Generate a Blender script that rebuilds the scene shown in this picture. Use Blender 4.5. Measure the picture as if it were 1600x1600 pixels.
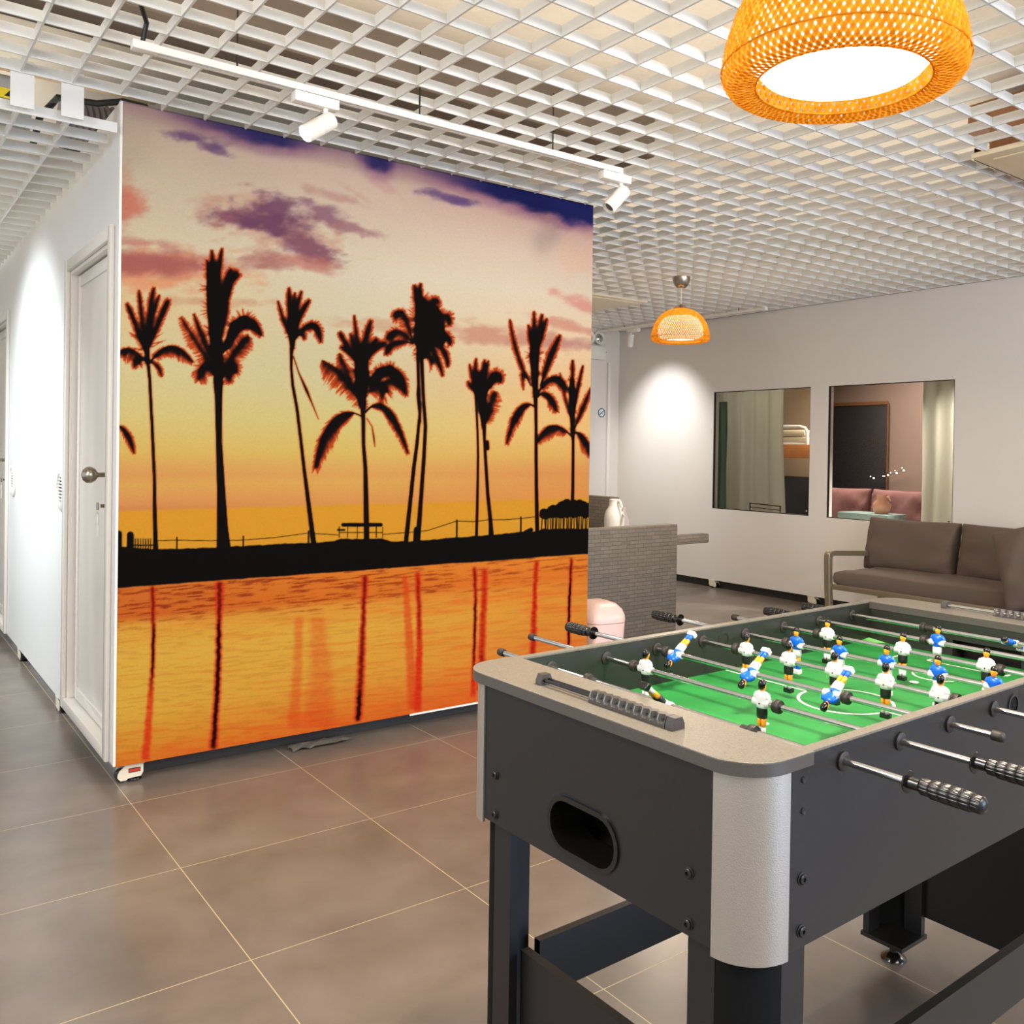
import bpy, bmesh, math, random
import numpy as np
from mathutils import Vector, Matrix
random.seed(7); PI=math.pi
SC=bpy.context.scene; COL=SC.collection
for o in list(bpy.data.objects): bpy.data.objects.remove(o)
def srgb(c):
    r=[]
    for v in c:
        v=v/255.0; r.append(v/12.92 if v<=0.04045 else ((v+0.055)/1.055)**2.4)
    return (r[0],r[1],r[2],1.0)
# ------------------------------------------------------------------ camera
YAW,PITCH,ROLL,FPX,CX,CY,CH=0.6720627,-0.0080761,0.0152546,1426.474,902.043,714.353,1.235963
F=Vector((math.sin(YAW)*math.cos(PITCH),math.cos(YAW)*math.cos(PITCH),math.sin(PITCH)))
Rv=Vector((math.cos(YAW),-math.sin(YAW),0)); Uv=Rv.cross(F)
R2=Rv*math.cos(ROLL)+Uv*math.sin(ROLL); U2=-Rv*math.sin(ROLL)+Uv*math.cos(ROLL)
cd=bpy.data.cameras.new('camera'); cam=bpy.data.objects.new('camera',cd); COL.objects.link(cam)
M=Matrix(((R2.x,U2.x,-F.x,0),(R2.y,U2.y,-F.y,0),(R2.z,U2.z,-F.z,CH),(0,0,0,1))); cam.matrix_world=M
cd.sensor_width=36; cd.sensor_fit='HORIZONTAL'; cd.lens=36*FPX/1600; cd.shift_x=(800-CX)/1600; cd.shift_y=(CY-800)/1600
cd.clip_start=0.05; SC.camera=cam
# ------------------------------------------------------------------ world and exposure
w=bpy.data.worlds.new('world'); SC.world=w; w.use_nodes=True
w.node_tree.nodes['Background'].inputs[0].default_value=(0.86,0.93,1.0,1)
w.node_tree.nodes['Background'].inputs[1].default_value=0.85
SC.view_settings.view_transform='Standard'; SC.view_settings.look='None'
SC.view_settings.exposure=0.55; SC.view_settings.gamma=1.0; SC.view_settings.use_curve_mapping=False
def light(name,kind,loc,power,color=(1,1,1),target=None,**kw):
    l=bpy.data.lights.new(name,kind); l.energy=power; l.color=color
    for k,v in kw.items(): setattr(l,k,v)
    o=bpy.data.objects.new(name,l); COL.objects.link(o); o.location=loc
    if target is not None:
        o.rotation_euler=(Vector(target)-Vector(loc)).to_track_quat('-Z','Y').to_euler()
    return o
WARM=(1.0,0.84,0.66); NEUT=(1.0,0.93,0.84); COOL=(0.82,0.92,1.0)
# added fill lights behind and beside the camera, without fittings
light('hall_fill','AREA',(1.4,-1.6,2.35),58,NEUT,(1.9,1.0,0.9),shape='RECTANGLE',size=2.2,size_y=0.8)
light('hall_fill','AREA',(-1.2,1.6,2.35),45,(0.95,0.97,1.0),(1.0,2.6,0.9),shape='RECTANGLE',size=0.8,size_y=1.6)
light('hall_fill','AREA',(5.2,-0.6,2.35),60,NEUT,(5.4,2.9,0.9),shape='RECTANGLE',size=1.2,size_y=1.2)
light('cool_fill','AREA',(3.0,-3.3,1.1),95,(0.42,0.64,1.0),(2.2,.8,0.6),shape='RECTANGLE',size=2.6,size_y=1.6)  # added cool fill, gives the table's long side a blue cast
# added upward fill lights above the ceiling lattice, brightening the slab
for ux,uy in ((0,.5),(0,2.35),(2,.4),(2,2.2),(4.3,.2),(4.2,2.4),(4.4,4.4),(4.4,6.3),(-.2,4.8),(-.2,6.8)):
    light('slab_fill','AREA',(ux,uy,2.51),6.0,(1,0.955,0.89),(ux,uy,3.5),shape='RECTANGLE',size=2.0,size_y=1.8)
# ------------------------------------------------------------------ materials
def mat(name,color,rough=0.5,metal=0.0,var=0.0,vscale=8.0,bump=0.0,bscale=40.0,spec=0.5,coat=0.0,emis=None,trans=0.0):
    m=bpy.data.materials.new(name); m.use_nodes=True; nt=m.node_tree; b=nt.nodes['Principled BSDF']
    c=srgb(color) if max(color)>1.0 else tuple(color)+(1.0,)
    b.inputs['Base Color'].default_value=c; b.inputs['Roughness'].default_value=rough; b.inputs['Metallic'].default_value=metal
    b.inputs['Specular IOR Level'].default_value=spec; b.inputs['Coat Weight'].default_value=coat
    tc=nt.nodes.new('ShaderNodeTexCoord')
    if var>0:
        n=nt.nodes.new('ShaderNodeTexNoise'); n.inputs['Scale'].default_value=vscale; n.inputs['Detail'].default_value=4
        nt.links.new(tc.outputs['Object'],n.inputs['Vector'])
        mr=nt.nodes.new('ShaderNodeMapRange'); mr.inputs[1].default_value=0.3; mr.inputs[2].default_value=0.7
        mr.inputs[3].default_value=1-var; mr.inputs[4].default_value=1+var
        nt.links.new(n.outputs['Fac'],mr.inputs[0])
        mx=nt.nodes.new('ShaderNodeMix'); mx.data_type='RGBA'; mx.blend_type='MULTIPLY'; mx.inputs[0].default_value=1
        mx.inputs[6].default_value=c; nt.links.new(mr.outputs[0],mx.inputs[7]); nt.links.new(mx.outputs[2],b.inputs['Base Color'])
    if bump>0:
        n2=nt.nodes.new('ShaderNodeTexNoise'); n2.inputs['Scale'].default_value=bscale; n2.inputs['Detail'].default_value=3
        nt.links.new(tc.outputs['Object'],n2.inputs['Vector'])
        bp=nt.nodes.new('ShaderNodeBump'); bp.inputs['Strength'].default_value=bump; bp.inputs['Distance'].default_value=0.01
        nt.links.new(n2.outputs['Fac'],bp.inputs['Height']); nt.links.new(bp.outputs[0],b.inputs['Normal'])
    if emis: b.inputs['Emission Color'].default_value=tuple(emis[0])+(1,); b.inputs['Emission Strength'].default_value=emis[1]
    if trans: b.inputs['Transmission Weight'].default_value=trans
    return m
MT={}
MT['wall']=mat('wall_paint',(226,219,210),0.55,var=0.015,vscale=3,bump=0.05,bscale=90)
MT['wall_door']=mat('door_wall_paint',(226,224,220),0.38,var=0.01,vscale=3)
MT['door']=mat('door_gloss_white',(228,220,210),0.22,var=0.01)
MT['white']=mat('white_plastic',(235,230,220),0.4,var=0.01)
MT['grid']=mat('grid_white_aluminium',(222,220,214),0.42,var=0.02)
MT['slab']=mat('ceiling_slab_paint',(226,214,194),0.8,var=0.05,vscale=5,bump=0.2,bscale=30)
MT['greybrown']=mat('brown_grey_box',(112,98,84),0.8,var=0.1)
MT['darkgrey']=mat('dark_brown_grey',(44,40,38),0.5,var=0.1)
MT['alu']=mat('brushed_silver_trim',(176,167,156),0.42,0.75,bump=0.1,bscale=700)
MT['chrome']=mat('chrome_rod',(205,205,205),0.13,1.0)
MT['steel']=mat('satin_nickel',(165,155,140),0.28,1.0)
MT['rubber']=mat('brown_black_rubber',(34,27,22),0.55,var=0.1)
MT['gloss_black']=mat('glossy_black_plastic',(18,16,15),0.16,spec=0.6)
MT['black']=mat('black_plastic',(22,21,20),0.4)
MT['gripb']=mat('black_grip_plastic',(15,13,12),0.27,spec=0.5)
MT['mblack']=mat('matt_black_plastic',(10,10,10),0.75,spec=0.15)
MT['score']=mat('grey_score_plastic',(62,58,54),0.28,var=0.03)
MT['inner']=mat('inner_black_side',(34,34,29),0.4,var=0.06)
MT['panel']=mat('table_charcoal_laminate',(27,26,26),0.34,var=0.14,vscale=900,bump=0.08,bscale=900)
MT['leg']=mat('table_black_leg',(22,20,20),0.42,var=0.08,vscale=300)
MT['top']=mat('table_speckled_top',(112,106,96),0.30,var=0.3,vscale=500,bump=0.08,bscale=700)
MT['edge']=mat('table_edge_band',(72,67,62),0.4,var=0.15,vscale=700)
MT['void']=mat('dark_recess',(30,20,14),0.7)
MT['shirtw']=mat('white_figure_paint',(224,216,216),0.25); MT['shirtb']=mat('blue_figure_paint',(16,92,205),0.22)
MT['skin']=mat('orange_skin_paint',(246,150,30),0.3); MT['hair']=mat('black_hair_paint',(14,12,10),0.15)
MT['frame']=mat('champagne_aluminium',(150,136,112),0.35,0.6)
MT['fabric']=mat('taupe_cushion_fabric',(96,80,70),0.9,var=0.08,vscale=400,bump=0.25,bscale=500)
MT['pink']=mat('pale_pink_plastic',(232,196,184),0.38); MT['pinkf']=mat('pale_pink_fabric',(206,190,186),0.9,var=0.05,bump=0.4,bscale=25)
MT['caster']=mat('cream_caster_housing',(222,212,190),0.45,var=0.04); MT['red']=mat('red_dial',(190,50,35),0.5)
MT['acface']=mat('cream_metal_face',(244,228,196),0.45,var=0.02)
MT['wood']=mat('orange_wood_board',(190,120,60),0.4,var=0.12,vscale=12)
MT['pine']=mat('raw_pine_batten',(200,170,120),0.6,var=0.08); MT['brown']=mat('brown_timber',(128,84,50),0.6,var=0.15,vscale=10)
MT['bluesign']=mat('blue_sign_ink',(50,105,150),0.5)
MT['mauve']=mat('mauve_wall_paint',(150,128,118),0.7,var=0.02); MT['tan']=mat('tan_wall_paint',(196,170,138),0.7)
MT['mauvef']=mat('mauve_sofa_fabric',(138,96,94),0.9,var=0.05,bump=0.3,bscale=20); MT['dark']=mat('dark_doorway',(40,38,40),0.6)

MT['tealp']=mat('pale_teal_tabletop',(150,178,172),0.4); MT['peach']=mat('peach_glazed_ceramic',(225,170,140),0.15)
MT['bedding']=mat('beige_bedding',(215,200,170),0.9,bump=0.4,bscale=12); MT['yellow']=mat('yellow_label',(215,190,30),0.5)
MT['film']=mat('grey_plastic_film',(120,114,108),0.3); MT['duct']=mat('grey_ribbed_duct',(110,102,105),0.6); MT['sage']=mat('grey_board',(160,160,160),0.6)
MT['lightgreen']=mat('pale_green_line',(120,200,110),0.5)
def floor_mat():
    m=bpy.data.materials.new('grey_porcelain_tiles'); m.use_nodes=True; nt=m.node_tree; b=nt.nodes['Principled BSDF']; L=nt.links.new
    tc=nt.nodes.new('ShaderNodeTexCoord'); sx=nt.nodes.new('ShaderNodeSeparateXYZ'); L(tc.outputs['Object'],sx.inputs[0])
    def mth(op,a,bv=None,c=None):
        n=nt.nodes.new('ShaderNodeMath'); n.operation=op
        for i,v in enumerate((a,bv,c)):
            if v is None: continue
            if isinstance(v,(int,float)): n.inputs[i].default_value=v
            else: L(v,n.inputs[i])
        return n.outputs[0]
    ds=[]; cells=[]
    for out,off in ((sx.outputs[0],0.7592),(sx.outputs[1],3.3818)):
        t=mth('DIVIDE',mth('SUBTRACT',out,off),0.6); fr=mth('FRACT',t); cells.append(mth('FLOOR',t))
        ds.append(mth('MULTIPLY',mth('MINIMUM',fr,mth('SUBTRACT',1.0,fr)),0.6))
    d=mth('MINIMUM',ds[0],ds[1])
    g=nt.nodes.new('ShaderNodeMapRange'); L(d,g.inputs[0]); g.inputs[1].default_value=0.0008; g.inputs[2].default_value=0.0019; g.inputs[3].default_value=1; g.inputs[4].default_value=0
    n=nt.nodes.new('ShaderNodeTexNoise'); n.inputs['Scale'].default_value=3.2; n.inputs['Detail'].default_value=5; n.inputs['Roughness'].default_value=0.55; n.inputs['Distortion'].default_value=0.3; L(tc.outputs['Object'],n.inputs['Vector'])
    n2=nt.nodes.new('ShaderNodeTexNoise'); n2.inputs['Scale'].default_value=320; n2.inputs['Detail'].default_value=2; L(tc.outputs['Object'],n2.inputs['Vector'])
    cr=nt.nodes.new('ShaderNodeValToRGB'); cr.color_ramp.elements[0].position=0.3; cr.color_ramp.elements[0].color=srgb((104,94,86)); cr.color_ramp.elements[1].position=0.72; cr.color_ramp.elements[1].color=srgb((132,119,109)); L(n.outputs['Fac'],cr.inputs[0])
    wn=nt.nodes.new('ShaderNodeTexWhiteNoise'); wn.noise_dimensions='2D'; cb=nt.nodes.new('ShaderNodeCombineXYZ'); L(cells[0],cb.inputs[0]); L(cells[1],cb.inputs[1]); L(cb.outputs[0],wn.inputs['Vector'])
    v=mth('ADD',mth('MULTIPLY',wn.outputs['Value'],0.08),mth('ADD',mth('MULTIPLY',n2.outputs['Fac'],0.05),0.94))
    mx=nt.nodes.new('ShaderNodeMix'); mx.data_type='RGBA'; mx.blend_type='MULTIPLY'; mx.inputs[0].default_value=1; L(cr.outputs[0],mx.inputs[6]); L(v,mx.inputs[7])
    m2=nt.nodes.new('ShaderNodeMix'); m2.data_type='RGBA'; L(g.outputs[0],m2.inputs[0]); L(mx.outputs[2],m2.inputs[6]); m2.inputs[7].default_value=srgb((196,176,138))
    L(m2.outputs[2],b.inputs['Base Color'])
    rr=mth('ADD',mth('MULTIPLY',n.outputs['Fac'],0.02),0.27); L(rr,b.inputs['Roughness']); b.inputs['Specular IOR Level'].default_value=0.6
    bp=nt.nodes.new('ShaderNodeBump'); bp.inputs['Strength'].default_value=0.35; bp.inputs['Distance'].default_value=0.0012
    L(mth('MULTIPLY',g.outputs[0],-1.0),bp.inputs['Height']); L(bp.outputs[0],b.inputs['Normal'])
    return m
MT['floor']=floor_mat()
def weave_mat():
    m=bpy.data.materials.new('grey_brown_rattan_weave'); m.use_nodes=True; nt=m.node_tree; b=nt.nodes['Principled BSDF']; L=nt.links.new
    tc=nt.nodes.new('ShaderNodeTexCoord'); s=nt.nodes.new('ShaderNodeSeparateXYZ'); L(tc.outputs['Object'],s.inputs[0])
    ad=nt.nodes.new('ShaderNodeMath'); ad.operation='ADD'; L(s.outputs[0],ad.inputs[0]); L(s.outputs[1],ad.inputs[1])
    cb=nt.nodes.new('ShaderNodeCombineXYZ'); L(ad.outputs[0],cb.inputs[0]); L(s.outputs[2],cb.inputs[1])
    br=nt.nodes.new('ShaderNodeTexBrick'); L(cb.outputs[0],br.inputs['Vector'])
    br.inputs['Color1'].default_value=srgb((122,111,98)); br.inputs['Color2'].default_value=srgb((108,99,88)); br.inputs['Mortar'].default_value=srgb((84,76,68))
    br.inputs['Scale'].default_value=1.0; br.inputs['Brick Width'].default_value=0.074; br.inputs['Row Height'].default_value=0.025; br.inputs['Mortar Size'].default_value=0.0014; br.inputs['Bias'].default_value=-0.1
    br.offset=0.37; br.offset_frequency=2
    L(br.outputs['Color'],b.inputs['Base Color']); b.inputs['Roughness'].default_value=0.55
    bp=nt.nodes.new('ShaderNodeBump'); bp.inputs['Distance'].default_value=0.004; bp.inputs['Strength'].default_value=0.8; bp.invert=True
    L(br.outputs['Fac'],bp.inputs['Height']); L(bp.outputs[0],b.inputs['Normal'])
    return m
MT['weave']=weave_mat()
def glass_mat(name,tint,refl):
    m=bpy.data.materials.new(name); m.use_nodes=True; nt=m.node_tree; nt.nodes.clear(); L=nt.links.new
    o=nt.nodes.new('ShaderNodeOutputMaterial'); t=nt.nodes.new('ShaderNodeBsdfTransparent'); t.inputs[0].default_value=tint+(1,)
    g=nt.nodes.new('ShaderNodeBsdfGlossy'); g.inputs['Roughness'].default_value=0.01
    fr=nt.nodes.new('ShaderNodeLayerWeight'); fr.inputs[0].default_value=refl; mx=nt.nodes.new('ShaderNodeMixShader'); L(fr.outputs[0],mx.inputs[0]); L(t.outputs[0],mx.inputs[1]); L(g.outputs[0],mx.inputs[2]); L(mx.outputs[0],o.inputs[0])
    return m
MT['glass']=glass_mat('tinted_window_glass',(0.80,0.80,0.78),0.12)
def weave_lamp():
    m=bpy.data.materials.new('golden_bamboo_strip'); m.use_nodes=True; nt=m.node_tree; nt.nodes.clear(); L=nt.links.new
    o=nt.nodes.new('ShaderNodeOutputMaterial'); d=nt.nodes.new('ShaderNodeBsdfDiffuse'); t=nt.nodes.new('ShaderNodeBsdfTranslucent')
    tc=nt.nodes.new('ShaderNodeTexCoord'); n=nt.nodes.new('ShaderNodeTexNoise'); n.inputs['Scale'].default_value=60; L(tc.outputs['Object'],n.inputs['Vector'])
    cr=nt.nodes.new('ShaderNodeValToRGB'); cr.color_ramp.elements[0].position=.3; cr.color_ramp.elements[0].color=srgb((214,138,30)); cr.color_ramp.elements[1].position=.7; cr.color_ramp.elements[1].color=srgb((236,172,58)); L(n.outputs['Fac'],cr.inputs[0])
    L(cr.outputs[0],d.inputs[0]); L(cr.outputs[0],t.inputs[0])
    mx=nt.nodes.new('ShaderNodeMixShader'); mx.inputs[0].default_value=0.45; L(d.outputs[0],mx.inputs[1]); L(t.outputs[0],mx.inputs[2]); L(mx.outputs[0],o.inputs[0]); return m
MT['bamboo']=weave_lamp()
def cloth(name,c,tr):
    m=bpy.data.materials.new(name); m.use_nodes=True; nt=m.node_tree; nt.nodes.clear(); L=nt.links.new
    o=nt.nodes.new('ShaderNodeOutputMaterial'); d=nt.nodes.new('ShaderNodeBsdfDiffuse'); t=nt.nodes.new('ShaderNodeBsdfTranslucent'); d.inputs[0].default_value=srgb(c); t.inputs[0].default_value=srgb(c)
    mx=nt.nodes.new('ShaderNodeMixShader'); mx.inputs[0].default_value=tr; L(d.outputs[0],mx.inputs[1]); L(t.outputs[0],mx.inputs[2]); L(mx.outputs[0],o.inputs[0]); return m
MT['curtain']=cloth('grey_green_curtain',(205,203,192),.45); MT['teal']=cloth('teal_reflection_strip',(140,172,158),.4)
def emit(name,c,s):
    m=bpy.data.materials.new(name); m.use_nodes=True; nt=m.node_tree; nt.nodes.clear(); o=nt.nodes.new('ShaderNodeOutputMaterial'); e=nt.nodes.new('ShaderNodeEmission')
    e.inputs[0].default_value=c+(1,); e.inputs[1].default_value=s; nt.links.new(e.outputs[0],o.inputs[0]); return m
MT['opal']=emit('glowing_opal_diffuser',(1.0,0.90,0.70),3.2); MT['led']=emit('lit_spot_lens',(1,0.96,0.88),60.0); MT['fairy']=emit('tiny_bulb',(1,0.95,0.85),6.0)
# ------------------------------------------------------------------ mesh helpers
class MB:
    def __init__(s): s.b=bmesh.new(); s.m=[]; s.cur=0
    def mat(s,k):
        if k not in s.m: s.m.append(k)
        s.cur=s.m.index(k); return s
    def _fin(s,fs,sm=False):
        for f in fs: f.material_index=s.cur; f.smooth=sm
    def box(s,x0,x1,y0,y1,z0,z1,bev=0.0,T=None):
        P=[(x0,y0,z0),(x1,y0,z0),(x1,y1,z0),(x0,y1,z0),(x0,y0,z1),(x1,y0,z1),(x1,y1,z1),(x0,y1,z1)]
        v=[s.b.verts.new(p) for p in P]
        fs=[s.b.faces.new([v[i] for i in q]) for q in ((3,2,1,0),(4,5,6,7),(0,1,5,4),(1,2,6,5),(2,3,7,6),(3,0,4,7))]
        s._fin(fs)
        if bev>0:
            es=list({e for f in fs for e in f.edges}); r=bmesh.ops.bevel(s.b,geom=es,offset=bev,segments=2,affect='EDGES',profile=0.5)
            s._fin(r['faces'],True); v=list({x for f in r['faces'] for x in f.verts}|{x for x in v if x.is_valid})
        if T is not None: bmesh.ops.transform(s.b,matrix=T,verts=[x for x in v if x.is_valid])
        return s
    def rev(s,prof,n=24,T=None,fn=None,caps=True,sm=True):
        """surface of revolution about local z; prof=[(r,z)]"""
        T=T or Matrix.Identity(4); rings=[]
        for r,z in prof:
            ring=[]
            for i in range(n):
                a=2*PI*i/n; rr=r if fn is None else fn(r,z,a); ring.append(s.b.verts.new(T@Vector((rr*math.cos(a),rr*math.sin(a),z))))
            rings.append(ring)
        fs=[]
        for j in range(len(rings)-1):
            for i in range(n): fs.append(s.b.faces.new((rings[j][i],rings[j][(i+1)%n],rings[j+1][(i+1)%n],rings[j+1][i])))
        s._fin(fs,sm)
        if caps: s._fin([s.b.faces.new(rings[0][::-1]),s.b.faces.new(rings[-1])])
        return s
    def cyl(s,p0,p1,r0,r1=None,n=16):
        p0=Vector(p0);p1=Vector(p1);d=p1-p0; q=d.to_track_quat('Z','Y').to_matrix().to_4x4()
        return s.rev([(r0,0),(r0 if r1 is None else r1,d.length)],n,Matrix.Translation(p0)@q)
    def tube(s,pts,r,n=8,closed=False,sy=1.0):
        P=[Vector(p) for p in pts]; rings=[]; N=len(P)
        for i,p in enumerate(P):
            a=P[(i-1)%N] if (closed or i>0) else p; c=P[(i+1)%N] if (closed or i<N-1) else p
            d=(c-a).normalized(); q=d.to_track_quat('Z','Y'); rr=r[i] if isinstance(r,(list,tuple)) else r
            rings.append([s.b.verts.new(p+q@Vector((rr*math.cos(2*PI*k/n),rr*sy*math.sin(2*PI*k/n),0))) for k in range(n)])
        fs=[]
        for j in range(N if closed else N-1):
            A=rings[j];B=rings[(j+1)%N]
            for k in range(n): fs.append(s.b.faces.new((A[k],A[(k+1)%n],B[(k+1)%n],B[k])))
        s._fin(fs,True)
        if not closed: s._fin([s.b.faces.new(rings[0][::-1]),s.b.faces.new(rings[-1])])
        return s
    def loft(s,secs,n=16,T=None,p=2.0,caps=True):
        """secs=[(z,cx,cy,rx,ry)] superellipse rings"""
        T=T or Matrix.Identity(4); rings=[]
        for (z,cx,cy,rx,ry) in secs:
            ring=[]
            for i in range(n):
                a=2*PI*i/n; c,t=math.cos(a),math.sin(a)
                ring.append(s.b.verts.new(T@Vector((cx+rx*math.copysign(abs(c)**(2/p),c),cy+ry*math.copysign(abs(t)**(2/p),t),z))))
            rings.append(ring)
        fs=[]
        for j in range(len(rings)-1):
            for i in range(n): fs.append(s.b.faces.new((rings[j][i],rings[j][(i+1)%n],rings[j+1][(i+1)%n],rings[j+1][i])))
        s._fin(fs,True)
        if caps: s._fin([s.b.faces.new(rings[0][::-1]),s.b.faces.new(rings[-1])],True)
        return s
    def ball(s,c,rx,ry,rz,n=12,m=8):
        c=Vector(c); prof=[(math.sin(PI*j/m),-math.cos(PI*j/m)) for j in range(1,m)]
        T=Matrix.Translation(c)@Matrix.Diagonal((rx,ry,rz,1)); return s.rev(prof,n,T)
    def poly(s,pts,thick,T=None,sm=False):
        """pts in local xy, extruded along +z"""
        T=T or Matrix.Identity(4)
        a=[s.b.verts.new(T@Vector((x,y,0))) for x,y in pts]; b=[s.b.verts.new(T@Vector((x,y,thick))) for x,y in pts]; n=len(pts)
        fs=[s.b.faces.new(a[::-1]),s.b.faces.new(b)]
        sd=[s.b.faces.new((a[i],a[(i+1)%n],b[(i+1)%n],b[i])) for i in range(n)]
        s._fin(fs); s._fin(sd,sm); return s
    def done(s,name,parent=None,loc=None,sharp=True,bevel=0):
        bmesh.ops.recalc_face_normals(s.b,faces=s.b.faces[:])
        me=bpy.data.meshes.new(name); s.b.to_mesh(me); s.b.free()
        for k in s.m: me.materials.append(MT[k] if isinstance(k,str) else k)
        o=bpy.data.objects.new(name,me); COL.objects.link(o)
        if sharp: me.set_sharp_from_angle(angle=math.radians(42))
        if loc is not None: o.location=loc
        if parent is not None: o.parent=parent
        if bevel:
            bv=o.modifiers.new('bevel','BEVEL'); bv.width=bevel; bv.segments=2; bv.limit_method='ANGLE'; bv.angle_limit=math.radians(40)
        return o
def holed(name,outer,holes,thick,mk,T,parent=None):
    """flat plate with holes; outlines in local xy, thickness along +z, placed by T"""
    cu=bpy.data.curves.new(name,'CURVE'); cu.dimensions='2D'; cu.fill_mode='BOTH'; cu.extrude=thick/2
    for pts in [outer]+holes:
        sp=cu.splines.new('POLY'); sp.points.add(len(pts)-1)
        for i,(x,y) in enumerate(pts): sp.points[i].co=(x,y,0,1)
        sp.use_cyclic_u=True
    tmp=bpy.data.objects.new('tmp',cu); COL.objects.link(tmp); dg=bpy.context.evaluated_depsgraph_get(); dg.update()
    me=bpy.data.meshes.new_from_object(tmp.evaluated_get(dg)); bpy.data.objects.remove(tmp); bpy.data.curves.remove(cu)
    me.transform(T@Matrix.Translation((0,0,thick/2))); me.name=name; me.materials.clear(); me.materials.append(MT[mk])
    for p in me.polygons: p.use_smooth=False
    o=bpy.data.objects.new(name,me); COL.objects.link(o)
    if parent is not None: o.parent=parent
    return o
def thing(name,label,cat,loc=(0,0,0),rz=0,group=None):
    o=bpy.data.objects.new(name,None); COL.objects.link(o); o.location=loc; o.rotation_euler=(0,0,rz); o.empty_display_size=0.05
    o['label']=label; o['category']=cat
    if group: o['group']=group
    return o
def tag(o,label,cat,group=None):
    o['label']=label; o['category']=cat
    if group: o['group']=group
    return o
def struct(o): o['kind']='structure'; return o
def sempty(name,loc=(0,0,0),rz=0):
    o=bpy.data.objects.new(name,None); COL.objects.link(o); o.location=loc; o.rotation_euler=(0,0,rz); o['kind']='structure'; return o
def stadium(cx,cy,hw,hh,n=10):
    p=[]
    for i in range(n+1): a=-PI/2+PI*i/n; p.append((cx+hw-hh+hh*math.cos(a),cy+hh*math.sin(a)))
    for i in range(n+1): a=PI/2+PI*i/n; p.append((cx-hw+hh+hh*math.cos(a),cy+hh*math.sin(a)))
    return p
def copytree(o,parent=None,shallow=False):
    c=o.copy(); COL.objects.link(c); c.parent=parent
    for ch in list(o.children): copytree(ch,c)
    return c
RX=lambda a: Matrix.Rotation(a,4,'X'); RY=lambda a: Matrix.Rotation(a,4,'Y'); RZ=lambda a: Matrix.Rotation(a,4,'Z'); TR=lambda *v: Matrix.Translation(v)
# maps local (x,y,z) of a plate to a wall facing -X : local x -> world y, local y -> world z, thickness -> +x
YZ=Matrix(((0,0,1,0),(1,0,0,0),(0,1,0,0),(0,0,0,1)))
XZ=Matrix(((1,0,0,0),(0,0,1,0),(0,1,0,0),(0,0,0,1)))
# ------------------------------------------------------------------ shell
GZ=2.448; WX=0.746; MY=3.581; FX=6.147; BY=7.06; SLAB=2.82
m=MB().mat('floor'); m.box(-3.5,9.6,-4.0,9.0,-0.1,0.0); struct(m.done('floor'))
m=MB().mat('slab'); m.box(-3.5,9.6,-4.0,9.0,SLAB,SLAB+0.15); ceil=struct(m.done('ceiling'))
# hanging lattice
def cut(a,b,holes):
    iv=[(a,b)]
    for h0,h1 in holes:
        nv=[]
        for p,q in iv:
            if h1<=p or h0>=q: nv.append((p,q)); continue
            if h0>p: nv.append((p,h0))
            if h1<q: nv.append((h1,q))
        iv=nv
    return iv
AC=[(3.53,4.43,1.02,1.92),(4.12,5.05,5.45,6.38)]
SH=0.034; SW=0.0065; P_=0.15; GX0=1.0276; GY0=2.449; MEND=2.91
m=MB().mat('grid')
for k in range(-14,35):
    x=GX0+k*P_
    if x<-1.1 or x>FX-0.01: continue
    hs=[(a[2],a[3]) for a in AC if a[0]<x<a[1]]
    y1=3.50 if x<WX else (MY-0.012-0.0206*(x-WX) if x<MEND else BY-0.01)
    for p,q in cut(-1.2,y1,hs): m.box(x-SW/2,x+SW/2,p,q,GZ,GZ+SH)
    if x<WX-0.02: m.box(x-SW/2,x+SW/2,3.56,8.6,2.33,2.33+SH)
for k in range(-25,32):
    y=GY0+k*P_
    if y<-1.2 or y>BY-0.01: continue
    hs=[(a[0],a[1]) for a in AC if a[2]<y<a[3]]
    x0=-1.1 if y<3.5 else MEND
    for p,q in cut(x0,FX-0.005,hs): m.box(p,q,y-SW/2,y+SW/2,GZ+0.0005,GZ+SH-0.0005)
for k in range(0,34):
    y=3.556+k*0.153
    if y<8.5: m.box(-1.1,0.728,y-SW/2,y+SW/2,2.3305,2.33+SH+0.002)
# drop plates between the two levels
for x in (-0.02,0.128,0.278,0.433,0.58): m.box(x-0.034,x+0.034,3.505,3.513,2.335,2.49)
m.box(-1.1,0.75,3.495,3.502,GZ-0.002,GZ+SH)
g=m.done('ceiling_grid',ceil)
m=MB().mat('darkgrey'); m.box(FX-0.012,FX-0.002,2.0,BY,GZ+0.0,GZ+0.012); m.done('edge_angle',ceil)
m=MB().mat('greybrown'); m.box(0.3,2.95,3.16,3.50,2.62,SLAB-0.002); m.done('ceiling_box',ceil)  # brown-grey box above the lattice cells next to the mural
m=MB().mat('brown'); m.box(3.75,4.9,1.3,2.05,2.62,2.74); m.done('timber_board',ceil)
# wall_left : the partition with doors, plane x=WX facing -X
D1=(3.70,4.52,0.085,1.985); D2=(6.50,7.32,0.085,1.985)
rect=lambda a,b,c,d:[(a,c),(b,c),(b,d),(a,d)]
wl=struct(holed('wall_left',rect(3.60,9.0,0.07,2.458),[rect(*D1),rect(*D2)],0.08,'wall_door',Matrix.Translation((WX,0,0))@YZ))
m=MB().mat('darkgrey'); m.box(WX+0.14,WX+0.18,3.75,8.9,0.001,0.10); m.done('gap_strip',wl)  # dark strip filling the gap under the wall
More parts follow.
